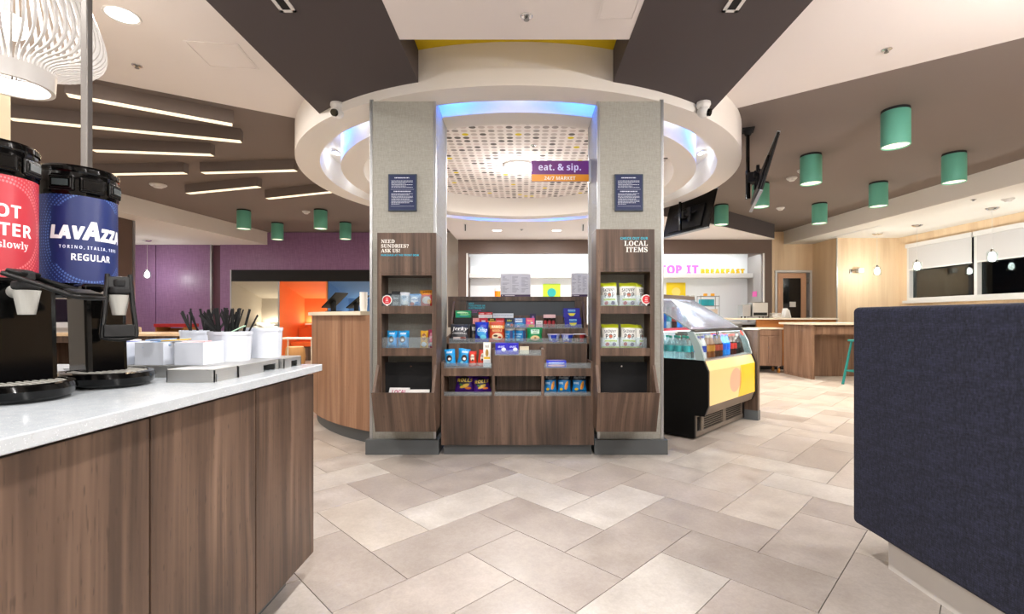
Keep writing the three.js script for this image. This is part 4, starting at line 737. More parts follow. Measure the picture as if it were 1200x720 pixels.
{ // goods on the column units
  const y1 = 1.136, y2 = 0.829, d = 3.53;
  boxAt('dark slate pack behind a round red badge on the sundries unit', -1.024, -0.985, y1, 0.1, d, A.darkPack, { t: 0.03, name: 'sundry_pack', cat: 'pack' });
  boxAt('grey shaving pack with a black top on the sundries unit', -0.98, -0.922, y1, 0.118, d, A.greyPack, { t: 0.03, name: 'sundry_pack', cat: 'pack' });
  bagAt('pale first aid pouch on the upper shelf of the sundries unit', -0.925, -0.85, y1, 0.112, d, A.candyLight, { t: 0.04, name: 'sundry_pouch', cat: 'pouch' });
  bagAt('blue and white relief pouch on the upper shelf of the sundries unit', -0.852, -0.762, y1, 0.1, d - 0.01, A.candyBlue, { t: 0.05, name: 'sundry_pouch', cat: 'pouch' });
  bagAt('red and gold candy bag on the upper shelf of the sundries unit', -0.785, -0.668, y1, 0.13, d + 0.04, A.goldRed, { t: 0.04 });
  [[-1.025, -0.945, 'left'], [-0.944, -0.855, 'right']].forEach(([a, b, w]) => bagAt(`${w} of the two blue bags on the lower shelf of the sundries unit`, a, b, y2, 0.132, d, A.cookie, { lean: -0.18, group: 'blue bags on the sundries unit' }));
  bagAt('golden nut bag on the lower shelf of the sundries unit', -0.772, -0.712, y2, 0.13, d, A.gold, { t: 0.035 }); bagAt('magenta gum bag on the lower shelf of the sundries unit', -0.722, -0.664, y2, 0.138, d + 0.03, A.magenta, { t: 0.035 });
  const badge = (label, x, y) => { const t = thing('round_badge', label, 'badge', [x, y, 3.438]); mesh('rim', cyl(0.036, 0.036, 0.003, 0, -0.0015, 0, 32).rotateX(Math.PI / 2), mat.paper, t); mesh('point', flat(new THREE.CircleGeometry(0.02, 3).rotateZ(-Math.PI / 2).translate(0, -0.03, 0.0002)), mat.paper, t);
    mesh('face', flat(new THREE.CircleGeometry(0.03, 36).translate(0, 0, 0.0021)), art(96, 96, (c, w, h) => { fill(c, w, h, '#c8202c'); words(c, [['TRY', 48, 34, 18, '#ffdfe0'], ['ME', 48, 58, 22, '#ffffff'], ['NOW', 48, 78, 16, '#ffdfe0']]); }), t); };
  badge('round red badge on the guard of the sundries unit', -0.993, 1.185); badge('round red badge on the guard of the local items unit', 0.899, 1.19);
  [[0.585, 0.712, 'left'], [0.722, 0.862, 'middle']].forEach(([a, b, w], i) => bagAt(`${w} white and lime popcorn bag on the upper shelf of the local items unit`, a, b, y1, 0.185, d, A.popcorn, { lean: -0.14, roll: i ? 0 : 0.03, group: 'popcorn bags' }));
  bagAt('rightmost white and lime popcorn bag on the upper shelf, turned sideways', 0.838, 0.918, y1, 0.178, d + 0.02, A.popcorn, { turn: 0.75, group: 'popcorn bags' });
  [[0.588, 0.722, 'left'], [0.728, 0.855, 'middle']].forEach(([a, b, w], i) => bagAt(`${w} white and lime popcorn bag on the lower shelf of the local items unit`, a, b, y2, 0.18, d, A.popcorn, { lean: -0.16, roll: i ? -0.06 : 0, group: 'popcorn bags' }));
  bagAt('rightmost white and lime popcorn bag on the lower shelf, turned sideways', 0.84, 0.91, y2, 0.175, d + 0.02, A.popcorn, { turn: 0.8, group: 'popcorn bags' });
  const mag = art(160, 120, (c, w, h) => { fill(c, w, h, '#e9e7e6'); words(c, [['LOCAL', 80, 44, 38, '#b3205c'], ['GUIDE', 80, 84, 30, '#b3205c']]); c.fillStyle = '#bfc6cc'; c.fillRect(12, 94, 136, 14); });
  boxAt('white magazine with magenta print in the bin of the sundries unit', -1.0, -0.85, 0.42, 0.14, 3.45, mag, { name: 'magazine', cat: 'magazine', t: 0.012 }).rotation.x = -0.7;
  boxAt('plain white booklet beside the magazine in the sundries bin', -0.85, -0.7, 0.42, 0.125, 3.45, mat.paper, { name: 'booklet', cat: 'booklet', t: 0.01 }).rotation.x = -0.7;
}

// ================================================================ COFFEE COUNTER (left foreground)
{
  const t = thing('coffee_counter', 'long dark wood coffee counter with a pale speckled stone top', 'counter', [0, 0, 0]), fx = -0.857, W = mat.walnut;
  mesh('carcass', room(-2.0, fx - 0.022, 0.1, 0.83, -0.9, 1.925), W, t);
  mesh('toe_kick', room(-1.9, fx - 0.08, 0, 0.1, -0.9, 1.86), mat.base, t);
  for (const [a, b, l] of [[1.514, 1.927, ''], [1.086, 1.508, ''], [0.658, 1.08, ''], [0.23, 0.652, ''], [-0.2, 0.224, ''], [-0.9, -0.206, '']]) { const g = room(fx - 0.02, fx, 0.1, 0.828, a, b, 0.0015), uv = g.attributes.uv, o = rr(0, 1); for (let i = 0; i < uv.count; i++) uv.setXY(i, uv.getX(i) + o, uv.getY(i) + o * 0.3); mesh('door', g, W, t); }
  mesh('end_panel', room(-2.0, fx - 0.022, 0.1, 0.83, 1.926, 1.93), W, t);
  mesh('worktop', room(-2.02, -0.832, 0.838, 0.866, -0.9, 1.952, 0.003), mat.quartz, t);
  mesh('top_rail', room(-1.98, fx - 0.03, 0.83, 0.838, -0.9, 1.92), W, t);
}
const SLAB = 0.866;
{
  const build = (name, label, pos, turn, k, yaw, wide, drawLabel) => {
    const t = thing(name, label, 'drink dispenser', pos, turn), G = mat.blackGloss;
    mesh('pedestal', M(profile([[0.08, 0.02], [0.185, 0.02], [0.17, 0.262], [0.06, 0.262]], -wide, wide, 0.012)), G, t);
    mesh('drip_tray', M(lathe([[0, 0.002], [0.105, 0.002], [0.122, 0.01], [0.13, 0.028], [0.125, 0.04], [0.108, 0.042], [0.106, 0.034], [0, 0.034]], 56).scale(0.8, 1, 1.02).translate(0, 0, 0.19), box(0.14, 0.03, 0.14, 0, 0.002, 0.04, 0.012)), G, t);
    const slots = []; for (let i = -5; i <= 5; i++) slots.push(box(0.006, 0.003, 0.18 * Math.sqrt(1 - (i / 6.2) ** 2), i * 0.014, 0.0385, 0.19));
    mesh('drip_grid', M(lathe([[0, 0.035], [0.104, 0.035], [0.104, 0.039], [0, 0.039]], 40).scale(0.8, 1, 1.02).translate(0, 0, 0.19), ...slots), mat.greyPlastic, t);
    mesh('base_ring', M(lathe([[0, 0.25], [0.08, 0.25], [0.088, 0.258], [0.09, 0.29], [0.086, 0.293], [0, 0.293]], 56), box(2 * wide, 0.04, 0.13, 0, 0.25, 0.1, 0.01)), G, t);
    const body = lathe([[0.087, 0.29], [0.0895, 0.293], [0.0895, 0.55], [0.087, 0.553]], 64); mesh('body', body, G, t);
    mesh('label', flat(new THREE.CylinderGeometry(0.0903, 0.0903, 0.256, 64, 1, true, -2.2, 4.4).translate(0, 0.4215, 0)), drawLabel, t);
    mesh('lid', lathe([[0.0895, 0.55], [0.0925, 0.555], [0.0925, 0.61], [0.091, 0.616], [0.094, 0.62], [0.094, 0.631], [0.088, 0.638], [0.05, 0.643], [0, 0.644]], 64), G, t);
    for (const a of [0.75, -0.75, 0]) mesh('latch', M(box(0.06, 0.044, 0.012, 0, 0.56, 0.089, 0.005), box(0.05, 0.032, 0.008, 0, 0.566, 0.0935, 0.004)).rotateY(a), G, t);
    for (const a of [0.75, -0.75]) mesh('latch_clip', M(box(0.036, 0.018, 0.004, 0, 0.573, 0.0975)).rotateY(a), paint(0x3b4142, 0.25), t);
    const f = mesh('faucet', M(bar([0, 0.255, 0.16], [0, 0.255, 0.24], 0.016, 18), lathe([[0.012, 0.2], [0.015, 0.2], [0.024, 0.256], [0, 0.258]], 28).translate(0, 0, 0.255)), mat.greyPlastic, t);
    mesh('handle', M(box(0.042, 0.022, 0.05, 0, 0.257, 0.25, 0.008), box(0.026, 0.026, 0.034, 0, 0.276, 0.25, 0.008)), mat.blackMatte, f);
    const fr = (u, v) => [u, 0.285 - v * Math.sin(k), v * Math.cos(k)], sw = (g) => g.rotateY(yaw).translate(0, 0, 0.255);
    mesh('paddle', sw(M(tube([fr(-0.024, -0.03), fr(-0.029, 0.06), fr(-0.036, 0.15), fr(0, 0.158), fr(0.036, 0.15), fr(0.029, 0.06), fr(0.024, -0.03)], 0.006, 48, 8), box(0.066, 0.01, 0.036, 0, 0, 0, 0.003).rotateX(k).translate(0, 0.285 - 0.135 * Math.sin(k), 0.135 * Math.cos(k)), box(0.05, 0.014, 0.036, 0, 0, 0, 0.004).rotateX(k).translate(0, 0.288, -0.01))), mat.black, f);
    return t;
  };
  const dots = (x, w, h, c, cx, cy, r0) => { x.fillStyle = c; for (let r = r0, k = 0; k < 7; k++, r += 16 + k * 2) { const n = Math.floor(r * 0.36); for (let i = 0; i < n; i++) { const a = i / n * 6.283 + (k % 2) * 0.05; x.beginPath(); x.arc(cx + r * Math.cos(a), cy + r * Math.sin(a), 6.5 - k * 0.75, 0, 7); x.fill(); } } };
  const lab = (bg, draw) => art(1024, 524, (x, w, h) => { fill(x, w, h, bg); draw(x, w, h); }, { roughness: 0.4 });
  build('coffee_urn', 'tall black coffee dispenser with a dark blue printed label', [-1.357, SLAB, 1.44], 1.08, 1.3, -0.35, 0.048, lab('#12255f', (x, w, h) => {
    dots(x, w, h, 'rgba(120,160,225,0.55)', 512, 250, 265);
    x.fillStyle = '#12255f'; x.fillRect(272, 70, 480, 340);
    x.save(); x.transform(1.12, 0, -0.14, 1.08, 512, 258); x.strokeStyle = '#f4f5f8'; x.lineJoin = 'round'; for (const [c, px, size] of [['L', -200, 92], ['A', -143, 92], ['V', -79, 92], ['A', -4, 134], ['Z', 71, 92], ['Z', 126, 92], ['A', 184, 92]]) { words(x, [[c, px, 0, size, '#f4f5f8']]); x.lineWidth = 9; x.strokeText(c, px, 0); } x.restore();
    words(x, [['T O R I N O ,  I T A L I A ,  1 8 9 5', 512, 318, 26, '#dfe5f4', 'bold', 380], ['REGULAR', 512, 388, 56, '#f4f5f8', 'bold', 250]]);
  }));
  build('hot_water_urn', 'tall black hot water dispenser with a red printed label at the left edge', [-1.371, SLAB, 1.208], 1.08, 0.3, 0.5, 0.075, lab('#ad2a38', (x, w, h) => {
    dots(x, w, h, 'rgba(240,150,150,0.6)', 512, 262, 230);
    x.save(); x.scale(1.14, 1); words(x, [['HOT', 444, 215, 92, '#f6f2f2'], ['WATER', 444, 310, 92, '#f6f2f2', 'bold', 310], ['pour slowly', 444, 372, 50, '#f6e3e3', 'bold 50px serif', 265]]); x.restore();
  }));
  const pt = thing('metal_post', 'slim square grey metal post behind the coffee dispensers', 'post', [-1.64, SLAB, 1.77]);
  mesh('post', box(0.025, TOP - SLAB - 0.005, 0.025, 0, 0, 0, 0.003), std({ color: 0x77736f, metalness: 0.8, roughness: 0.4 }), pt); mesh('flange', box(0.09, 0.008, 0.09, 0, 0, 0, 0.002), mat.trimMetal, pt);
}
{ // steel trays, white bins and tubs
  const tray = (label, x0, x1, d0, d1, cut) => { const t = thing('steel_tray', label, 'tray', [(x0 + x1) / 2, SLAB, (d0 + d1) / 2]), w = x1 - x0, l = d1 - d0, h = 0.039;
    mesh('top', box(w, 0.004, l, 0, h - 0.004, 0, 0.0015), mat.steel, t); mesh('front_side', box(w, h - 0.004, 0.003, 0, 0, l / 2 - 0.0015), mat.steel, t); mesh('rear_side', box(w, h - 0.004, 0.003, 0, 0, -l / 2 + 0.0015), mat.steel, t);
    mesh('right_side', M(span(w / 2 - 0.003, w / 2, 0, h - 0.004, -l / 2, -l / 2 + l * cut[0]), span(w / 2 - 0.003, w / 2, 0, h - 0.004, -l / 2 + l * cut[1], l / 2), span(w / 2 - 0.003, w / 2, 0.024, h - 0.004, -l / 2 + l * cut[0], -l / 2 + l * cut[1])), mat.steel, t);
    mesh('left_side', span(-w / 2, -w / 2 + 0.003, 0, h - 0.004, -l / 2, l / 2), mat.steel, t); };
  tray('near brushed steel tray under the white bins and front tub', -1.4, -0.915, 1.515, 1.765, [0.1, 0.42]); tray('far brushed steel tray under the white round tub', -1.34, -0.9, 1.775, 1.91, [0.25, 0.6]); tray('narrow brushed steel tray beside the drip tray of the blue urn', -1.06, -0.917, 1.4, 1.512, [0.9, 0.95]);
  const H = SLAB + 0.039; let bin;
  for (const [x, label] of [[-1.33, 'leftmost square white bin on the steel tray, holding blue packets'], [-1.205, 'middle square white bin on the steel tray, holding pale blue packets'], [-1.077, 'rightmost square white bin on the steel tray']]) {
    if (bin) { again(bin, label, [x, H, 1.57]); continue; }
    bin = thing('packet_bin', label, 'bin', [x, H, 1.57], 0, 'square white bins');
    const w = 0.094, l = 0.105, h = 0.074;
    mesh('front_wall', box(w, h, 0.004, 0, 0, l / 2 - 0.002, 0.0015), mat.ceramic, bin); mesh('rear_wall', box(w, h, 0.004, 0, 0, -l / 2 + 0.002, 0.0015), mat.ceramic, bin); mesh('side_wall', box(0.004, h, l - 0.008, w / 2 - 0.002, 0, 0, 0.0015), mat.ceramic, bin); mesh('side_wall', box(0.004, h, l - 0.008, -w / 2 + 0.002, 0, 0, 0.0015), mat.ceramic, bin); mesh('floor_plate', box(w - 0.008, 0.004, l - 0.008, 0, 0, 0), mat.ceramic, bin);
  }
  const packet = (label, x, y, d, m, turn, tilt, group) => { const p = solo('condiment_packet', label, 'packet', box(0.07, 0.004, 0.05, 0, 0, 0, 0.0015), m, [x, y, d], turn, group); p.rotation.z = tilt; };
  const blueM = paint(0x5a6fc4, 0.5), paleM = paint(0x8fb2dc, 0.5), yelM = paint(0xd9b24a, 0.5), whM = mat.paper, pinkM = paint(0xe3b8bb, 0.6);
  for (let i = 0; i < 6; i++) packet('flat blue sugar packet stacked in the leftmost white bin', -1.33 + rr(-0.006, 0.006), H + 0.05 + i * 0.0052, 1.57 + rr(-0.01, 0.01), i % 3 === 2 ? whM : blueM, rr(-0.1, 0.1), rr(-0.02, 0.02), 'packets in the leftmost bin');
  for (let i = 0; i < 6; i++) packet('pale blue sweetener packet heaped in the middle white bin', -1.205 + rr(-0.01, 0.01), H + 0.045 + i * 0.0068, 1.57 + rr(-0.02, 0.02), paleM, rr(-0.6, 0.6), rr(-0.22, 0.22), 'packets in the middle bin');
  packet('yellow sweetener packet at the edge of the middle bin', -1.155, H + 0.077, 1.57, yelM, 0.3, 0.05); packet('pinkish packet lying on the rightmost white bin', -1.08, H + 0.072, 1.56, pinkM, 0.2, 0.02);
  const tub = (label, x, y, d, r, h) => { const t = thing('round_tub', label, 'tub', [x, y, d]); mesh('body', lathe([[0, 0], [r * 0.92, 0], [r * 0.94, 0.004], [r, h - 0.012], [r * 1.035, h - 0.012], [r * 1.035, h], [r * 0.97, h], [r * 0.9, 0.01], [0, 0.01]], 48), mat.ceramic, t); return t; };
  tub('white round tub in front, nearest the square bins', -1.05, H, 1.69, 0.068, 0.105); tub('white round tub of cream packets at the end of the counter', -1.015, H, 1.843, 0.066, 0.114); tub('white round tub behind, holding the fan of black stirrers', -1.25, H, 1.82, 0.063, 0.105);
  const stick = new THREE.BoxGeometry(0.008, 0.16, 0.0025).translate(0, 0.08, 0); flat(stick); let first;
  for (let i = 0; i < 46; i++) {
    const right = i % 3 !== 0, cx = right ? -1.06 : -1.245, cd = right ? 1.69 : 1.82, a = rr(-1, 1), lean = rr(-0.85, 0.85), p = [cx + rr(-0.03, 0.03), H + 0.03, cd + rr(-0.02, 0.02)];
    const lab = right ? 'black plastic stirrer standing in the front white tub' : 'black plastic stirrer standing in the rear white tub', gr = right ? 'stirrers in the front tub' : 'stirrers in the rear tub';
    const o = first ? again(first, lab, p, a, gr) : (first = solo('stirrer', lab, 'stirrer', flat(stick), mat.blackMatte, p, a, gr));
    o.rotation.set(rr(-0.3, 0.3), a, -lean * (0.45 + 0.5 * Math.abs(lean)), 'YXZ'); if (Math.abs(lean) > 0.7) o.position.y += 0.01;
  }
  for (let i = 0; i < 10; i++) { const a = rr(0, 6.28), r = rr(0, 0.03); packet('small cream packet heaped in the end tub', -1.015 + r * Math.cos(a) * 0.8, H + 0.1 + i * 0.0022, 1.843 + r * Math.sin(a) * 0.8, paint(0xe6e0cf, 0.6), a, rr(-0.35, 0.35), 'cream packets in the end tub'); }
  packet('pale green packet sticking out of the front tub', -1.02, H + 0.106, 1.67, paint(0xb9dfc4, 0.6), 0.4, 0.5);
}

// ================================================================ BOOTH (right foreground)
{
  const t = thing('booth_seat', 'high-backed booth covered in navy woven fabric on a pale plinth', 'booth', [1.45, 0, 1.2]);
  const crown = (w, h, l, x, y, z, r) => metres(new RoundedBoxGeometry(w, h, l, 5, r).translate(x, y + h / 2, z));
  mesh('back_cushion', crown(0.2, 0.945, 1.98, 0.1, 0.158, 0.11, 0.022), mat.navy, t);
  mesh('end_cushion', crown(0.62, 0.945, 0.12, 0.5, 0.158, -0.82, 0.022), mat.navy, t);
  mesh('seat_cushion', crown(0.6, 0.16, 1.84, 0.49, 0.31, 0.17, 0.03), mat.navy, t); mesh('seat_base', box(0.58, 0.15, 1.84, 0.49, 0.158, 0.17), mat.walnut, t);
  mesh('plinth', span(0.09, 0.78, 0, 0.158, -0.785, 1.05), paint(0xc9c4be, 0.35), t);
}

// ================================================================ DRINKS COOLER behind the right column
{
  const t = thing('drinks_cooler', 'open glass-fronted drinks cooler with black side and yellow front', 'cooler', [1.494, 0, 4.06], 0.8), L = 1.15;
  // local axes: x along the front away from the camera, z out of the front
  const side = [[-0.78, 0.02], [-0.01, 0.02], [-0.01, 0.214], [0.075, 0.218], [0.108, 0.303], [0.108, 0.6], [0.07, 0.688], [-0.78, 0.688]];
  mesh('side_panel', profile(side, -0.02, 0.012, 0.003), mat.black, t); mesh('side_panel', profile(side, L - 0.012, L + 0.02, 0.003), mat.black, t);
  const yellow = art(512, 256, (x, w, h) => { fill(x, w, h, '#f0cf8e'); x.fillStyle = '#f6bf12'; x.beginPath(); x.moveTo(330, 0); x.lineTo(w, 0); x.lineTo(w, h); x.lineTo(300, h); x.quadraticCurveTo(360, 130, 330, 0); x.fill(); x.fillStyle = '#eaa98c'; x.beginPath(); x.ellipse(272, 110, 62, 96, 0.12, 0, 7); x.fill(); x.fillStyle = '#e98b2c'; x.beginPath(); x.moveTo(322, 10); x.quadraticCurveTo(370, 130, 306, 236); x.quadraticCurveTo(336, 120, 322, 10); x.fill(); }, { roughness: 0.3 });
  const fp = flat(new THREE.BoxGeometry(L - 0.024, 0.297, 0.012).translate(L / 2, 0.4515, 0.1)); mesh('front_panel', fp, yellow, t);
  mesh('front_chamfer', profile([[0.104, 0.6], [0.07, 0.682], [0.06, 0.676], [0.092, 0.598]], 0.012, L - 0.012), paint(0xf0cc80, 0.3), t);
  mesh('front_rail', profile([[0.07, 0.68], [0.075, 0.692], [0.03, 0.7], [0.028, 0.69]], 0.0, L), mat.trimMetal, t);
  mesh('underside', profile([[0.104, 0.303], [0.073, 0.22], [-0.01, 0.216], [-0.01, 0.226], [0.066, 0.23], [0.092, 0.303]], 0.012, L - 0.012), paint(0x6a5c50, 0.5), t);
  const gr = [span(0.012, L - 0.012, 0.02, 0.06, -0.03, -0.012), span(0.012, L - 0.012, 0.19, 0.214, -0.03, -0.012)]; for (const x of [0.012, 0.13, 0.16, 0.62, 0.66, 1.1]) gr.push(span(x, x + 0.025, 0.06, 0.19, -0.03, -0.012)); for (let y = 0.075; y < 0.19; y += 0.02) gr.push(span(0.19, 1.1, y, y + 0.006, -0.026, -0.018));
  mesh('vent_grille', M(gr), paint(0x80766c, 0.4, { metalness: 0.5 }), t); mesh('base_box', span(0.012, L - 0.012, 0.015, 0.2, -0.76, -0.035), mat.blackMatte, t);
  mesh('deck', span(0.012, L - 0.012, 0.655, 0.675, -0.76, 0.05), mat.frameWhite, t); mesh('back_wall', span(0, L, 0.675, 1.25, -0.78, -0.76), mat.frameWhite, t);
  mesh('inner_shelf', span(0.02, L - 0.02, 0.93, 0.945, -0.74, -0.42), mat.frameWhite, t); mesh('price_strip', span(0.02, L - 0.02, 0.925, 0.955, -0.418, -0.412), paint(0xd2414e, 0.4), t);
  mesh('canopy', M(span(0, L, 1.25, 1.29, -0.78, -0.53, 0.004)), paint(0x6e5d50, 0.4), t);
  const sg = (x) => metres(new THREE.ExtrudeGeometry(rawShape([[-0.76, 0.688], [0.068, 0.688], [0.03, 0.82], [-0.03, 0.934], [-0.55, 1.25], [-0.76, 1.25]]), { depth: 0.005, bevelEnabled: false }).rotateY(-Math.PI / 2).translate(x + 0.005, 0, 0));
  mesh('side_glass', sg(0.0), mat.glass, t); mesh('side_glass', sg(L - 0.005), mat.glass, t);
  mesh('front_glass', profile([[0.068, 0.69], [0.032, 0.82], [-0.028, 0.932], [-0.032, 0.93], [0.028, 0.818], [0.064, 0.69]], 0.01, L - 0.01), mat.glass, t);
  mesh('sloped_glass', profile([[-0.035, 0.94], [-0.55, 1.252], [-0.552, 1.247], [-0.037, 0.935]], 0.01, L - 0.01), phys({ color: 0xe4e8f0, roughness: 0.22, transmission: 0.72, thickness: 0 }), t);
  mesh('top_bar', profile([[-0.02, 0.925], [-0.015, 0.945], [-0.05, 0.955], [-0.055, 0.935]], 0, L), paint(0x2e2b29, 0.4), t);
  mesh('edge_frame', M(...[0.004, L - 0.004].map((x) => tube([[x, 0.69, 0.07], [x, 0.82, 0.034], [x, 0.93, -0.026]], 0.009, 20, 8)), ...[0.004, L - 0.004].map((x) => bar([x, 0.94, -0.035], [x, 1.25, -0.55], 0.005))), paint(0x9aa39f, 0.3, { metalness: 0.4 }), t);
  for (const x of [-0.008, L]) mesh('edge_band', profile([[0.074, 0.69], [0.036, 0.82], [-0.026, 0.936], [-0.085, 0.936], [-0.03, 0.82], [0.002, 0.69]], x, x + 0.008), paint(0x9fb3b3, 0.35), t);
  mesh('handle_ring', new THREE.TorusGeometry(0.02, 0.004, 10, 28).translate(0.45, 0.915, 0.0), mat.black, t);
  mesh('round_sticker', cyl(0.03, 0.03, 0.002, 0, 0, 0, 24).rotateX(Math.PI / 2 - 0.5).translate(1.06, 0.9, 0.003), paint(0xd84a3c, 0.4), t);
  mesh('lamp', box(L - 0.06, 0.012, 0.02, L / 2, 0.92, -0.045), ledWhite, t); areaLight(t, COOL, 40, L - 0.08, 0.018, [L / 2, 0.917, -0.045], [0, -1, -0.7]);
  mesh('lamp', box(L - 0.06, 0.012, 0.02, L / 2, 1.236, -0.57), ledWhite, t); areaLight(t, COOL, 40, L - 0.08, 0.018, [L / 2, 1.233, -0.57], [0, -1, -0.25]);
  mesh('lamp', box(L - 0.06, 0.012, 0.02, L / 2, 0.917, -0.43), ledWhite, t); areaLight(t, COOL, 40, L - 0.08, 0.018, [L / 2, 0.914, -0.43], [0, -1, -0.3]);
  // bottles, each a thing: local place -> room
  const put = (x, y, z) => { const c = Math.cos(0.8), s = Math.sin(0.8); return [1.494 + x * c + z * s, y, 4.06 + x * s - z * c]; };
  const kinds = {};
  const bottle = (kind, label, group, x, y, z) => {
    const p = put(x, y, z);
    if (kinds[kind]) return again(kinds[kind], label, p, 0.8, group);
    const K = { water: [0xe4f5f7, 0x4cc8cf, 0x2bb39a, 0.034], milk: [0xeef0f6, 0x2d49c4, 0x2b3fbe, 0.036], tea: [0x9a5a34, 0xe09a3c, 0xd8d2c4, 0.036], brew: [0x5d3b2a, 0xc9503c, 0x3e5a46, 0.036], cola: [0x3a0d0c, 0xc22a20, 0xc8241c, 0.036], dark: [0x191314, 0x232325, 0xb8b4b0, 0.036], sport: [0x2f86dc, 0x1259cc, 0x1148b4, 0.037] }[kind];
    const b = thing('drink_bottle', label, 'bottle', p, 0.8, group), r = K[3];
    mesh('body', lathe([[0, 0.004], [r * 0.7, 0], [r, 0.01], [r, 0.05], [r * 0.95, 0.06], [r, 0.075], [r, 0.13], [r * 0.6, 0.17], [0.013, 0.188], [0.013, 0.2], [0, 0.2]], 28), kind === 'water' ? phys({ color: K[0], roughness: 0.08, transmission: 0.75, thickness: 0 }) : paint(K[0], 0.15), b);
    mesh('label', cyl(r * 1.015, r * 1.015, 0.055, 0, 0.072, 0, 28, true), paint(K[1], 0.4), b); mesh('cap', cyl(0.015, 0.015, 0.02, 0, 0.196, 0, 20), paint(K[2], 0.4), b);
    return kinds[kind] = b;
  };
  const y = 0.677;
  for (const x of [0.085, 0.18]) for (const [z, w] of [[-0.12, 0], [-0.2, 0], [-0.28, 0], [-0.36, 0], [-0.44, 0], [-0.52, 0], [-0.6, 0]]) bottle('water', 'clear teal-labelled water bottle at the near end of the cooler', 'water bottles in the cooler', x, y, z);
  [[0.1, 'milk', 'first'], [0.19, 'milk', 'second'], [0.29, 'tea', 'first'], [0.38, 'tea', 'second'], [0.47, 'brew', 'first'], [0.56, 'brew', 'second'], [0.65, 'sport', 'first'], [0.74, 'sport', 'second'], [0.83, 'cola', 'first'], [0.92, 'cola', 'second'], [1.02, 'dark', 'only']].forEach(([x, k, w]) => {
    const n = { milk: 'white milk bottle with a blue label', tea: 'brown tea bottle with an orange label', brew: 'dark brown bottle with a red label', sport: 'bright blue sports drink bottle', cola: 'red-labelled cola bottle', dark: 'black-labelled dark bottle' }[k];
    for (let r = 0; r < 3; r++) { if (r && k === 'milk') continue; bottle(k, r ? `${n} behind the front row in the cooler` : w === 'only' ? `${n} at the far end of the front row` : `${n}, ${w} of two in the front cooler row`, r ? `${k} bottles behind the front row` : undefined, x, y, -0.03 - r * 0.085); }
  });
  for (let i = 0; i < 9; i++) bottle(['water', 'cola', 'sport'][i % 3], `small bottle on the upper shelf of the cooler, ${['clear', 'red', 'blue'][i % 3]}`, `${['clear', 'red', 'blue'][i % 3]} bottles on the upper cooler shelf`, 0.12 + i * 0.115, 0.946, -0.5);
  // end partition with a chrome pull
  const e = thing('end_partition', 'brown partition with a grey base at the far end of the cooler', 'partition', [...put(L + 0.06, 0, 0)], 0.8);
  mesh('panel', span(-0.03, 0.03, 0.1, 0.93, -0.75, 0.12, 0.002), mat.walnut, e); mesh('base', span(-0.034, 0.034, 0, 0.1, -0.75, 0.125, 0.002), mat.base, e); mesh('cap', span(-0.035, 0.035, 0.93, 0.95, -0.75, 0.125, 0.002), mat.cream, e);
  mesh('pull_handle', tube([[0.032, 0.74, 0.06], [0.075, 0.7, 0.06], [0.085, 0.55, 0.06], [0.075, 0.42, 0.06], [0.032, 0.38, 0.06]], 0.008, 28, 10, false, false), mat.chrome, e);
}

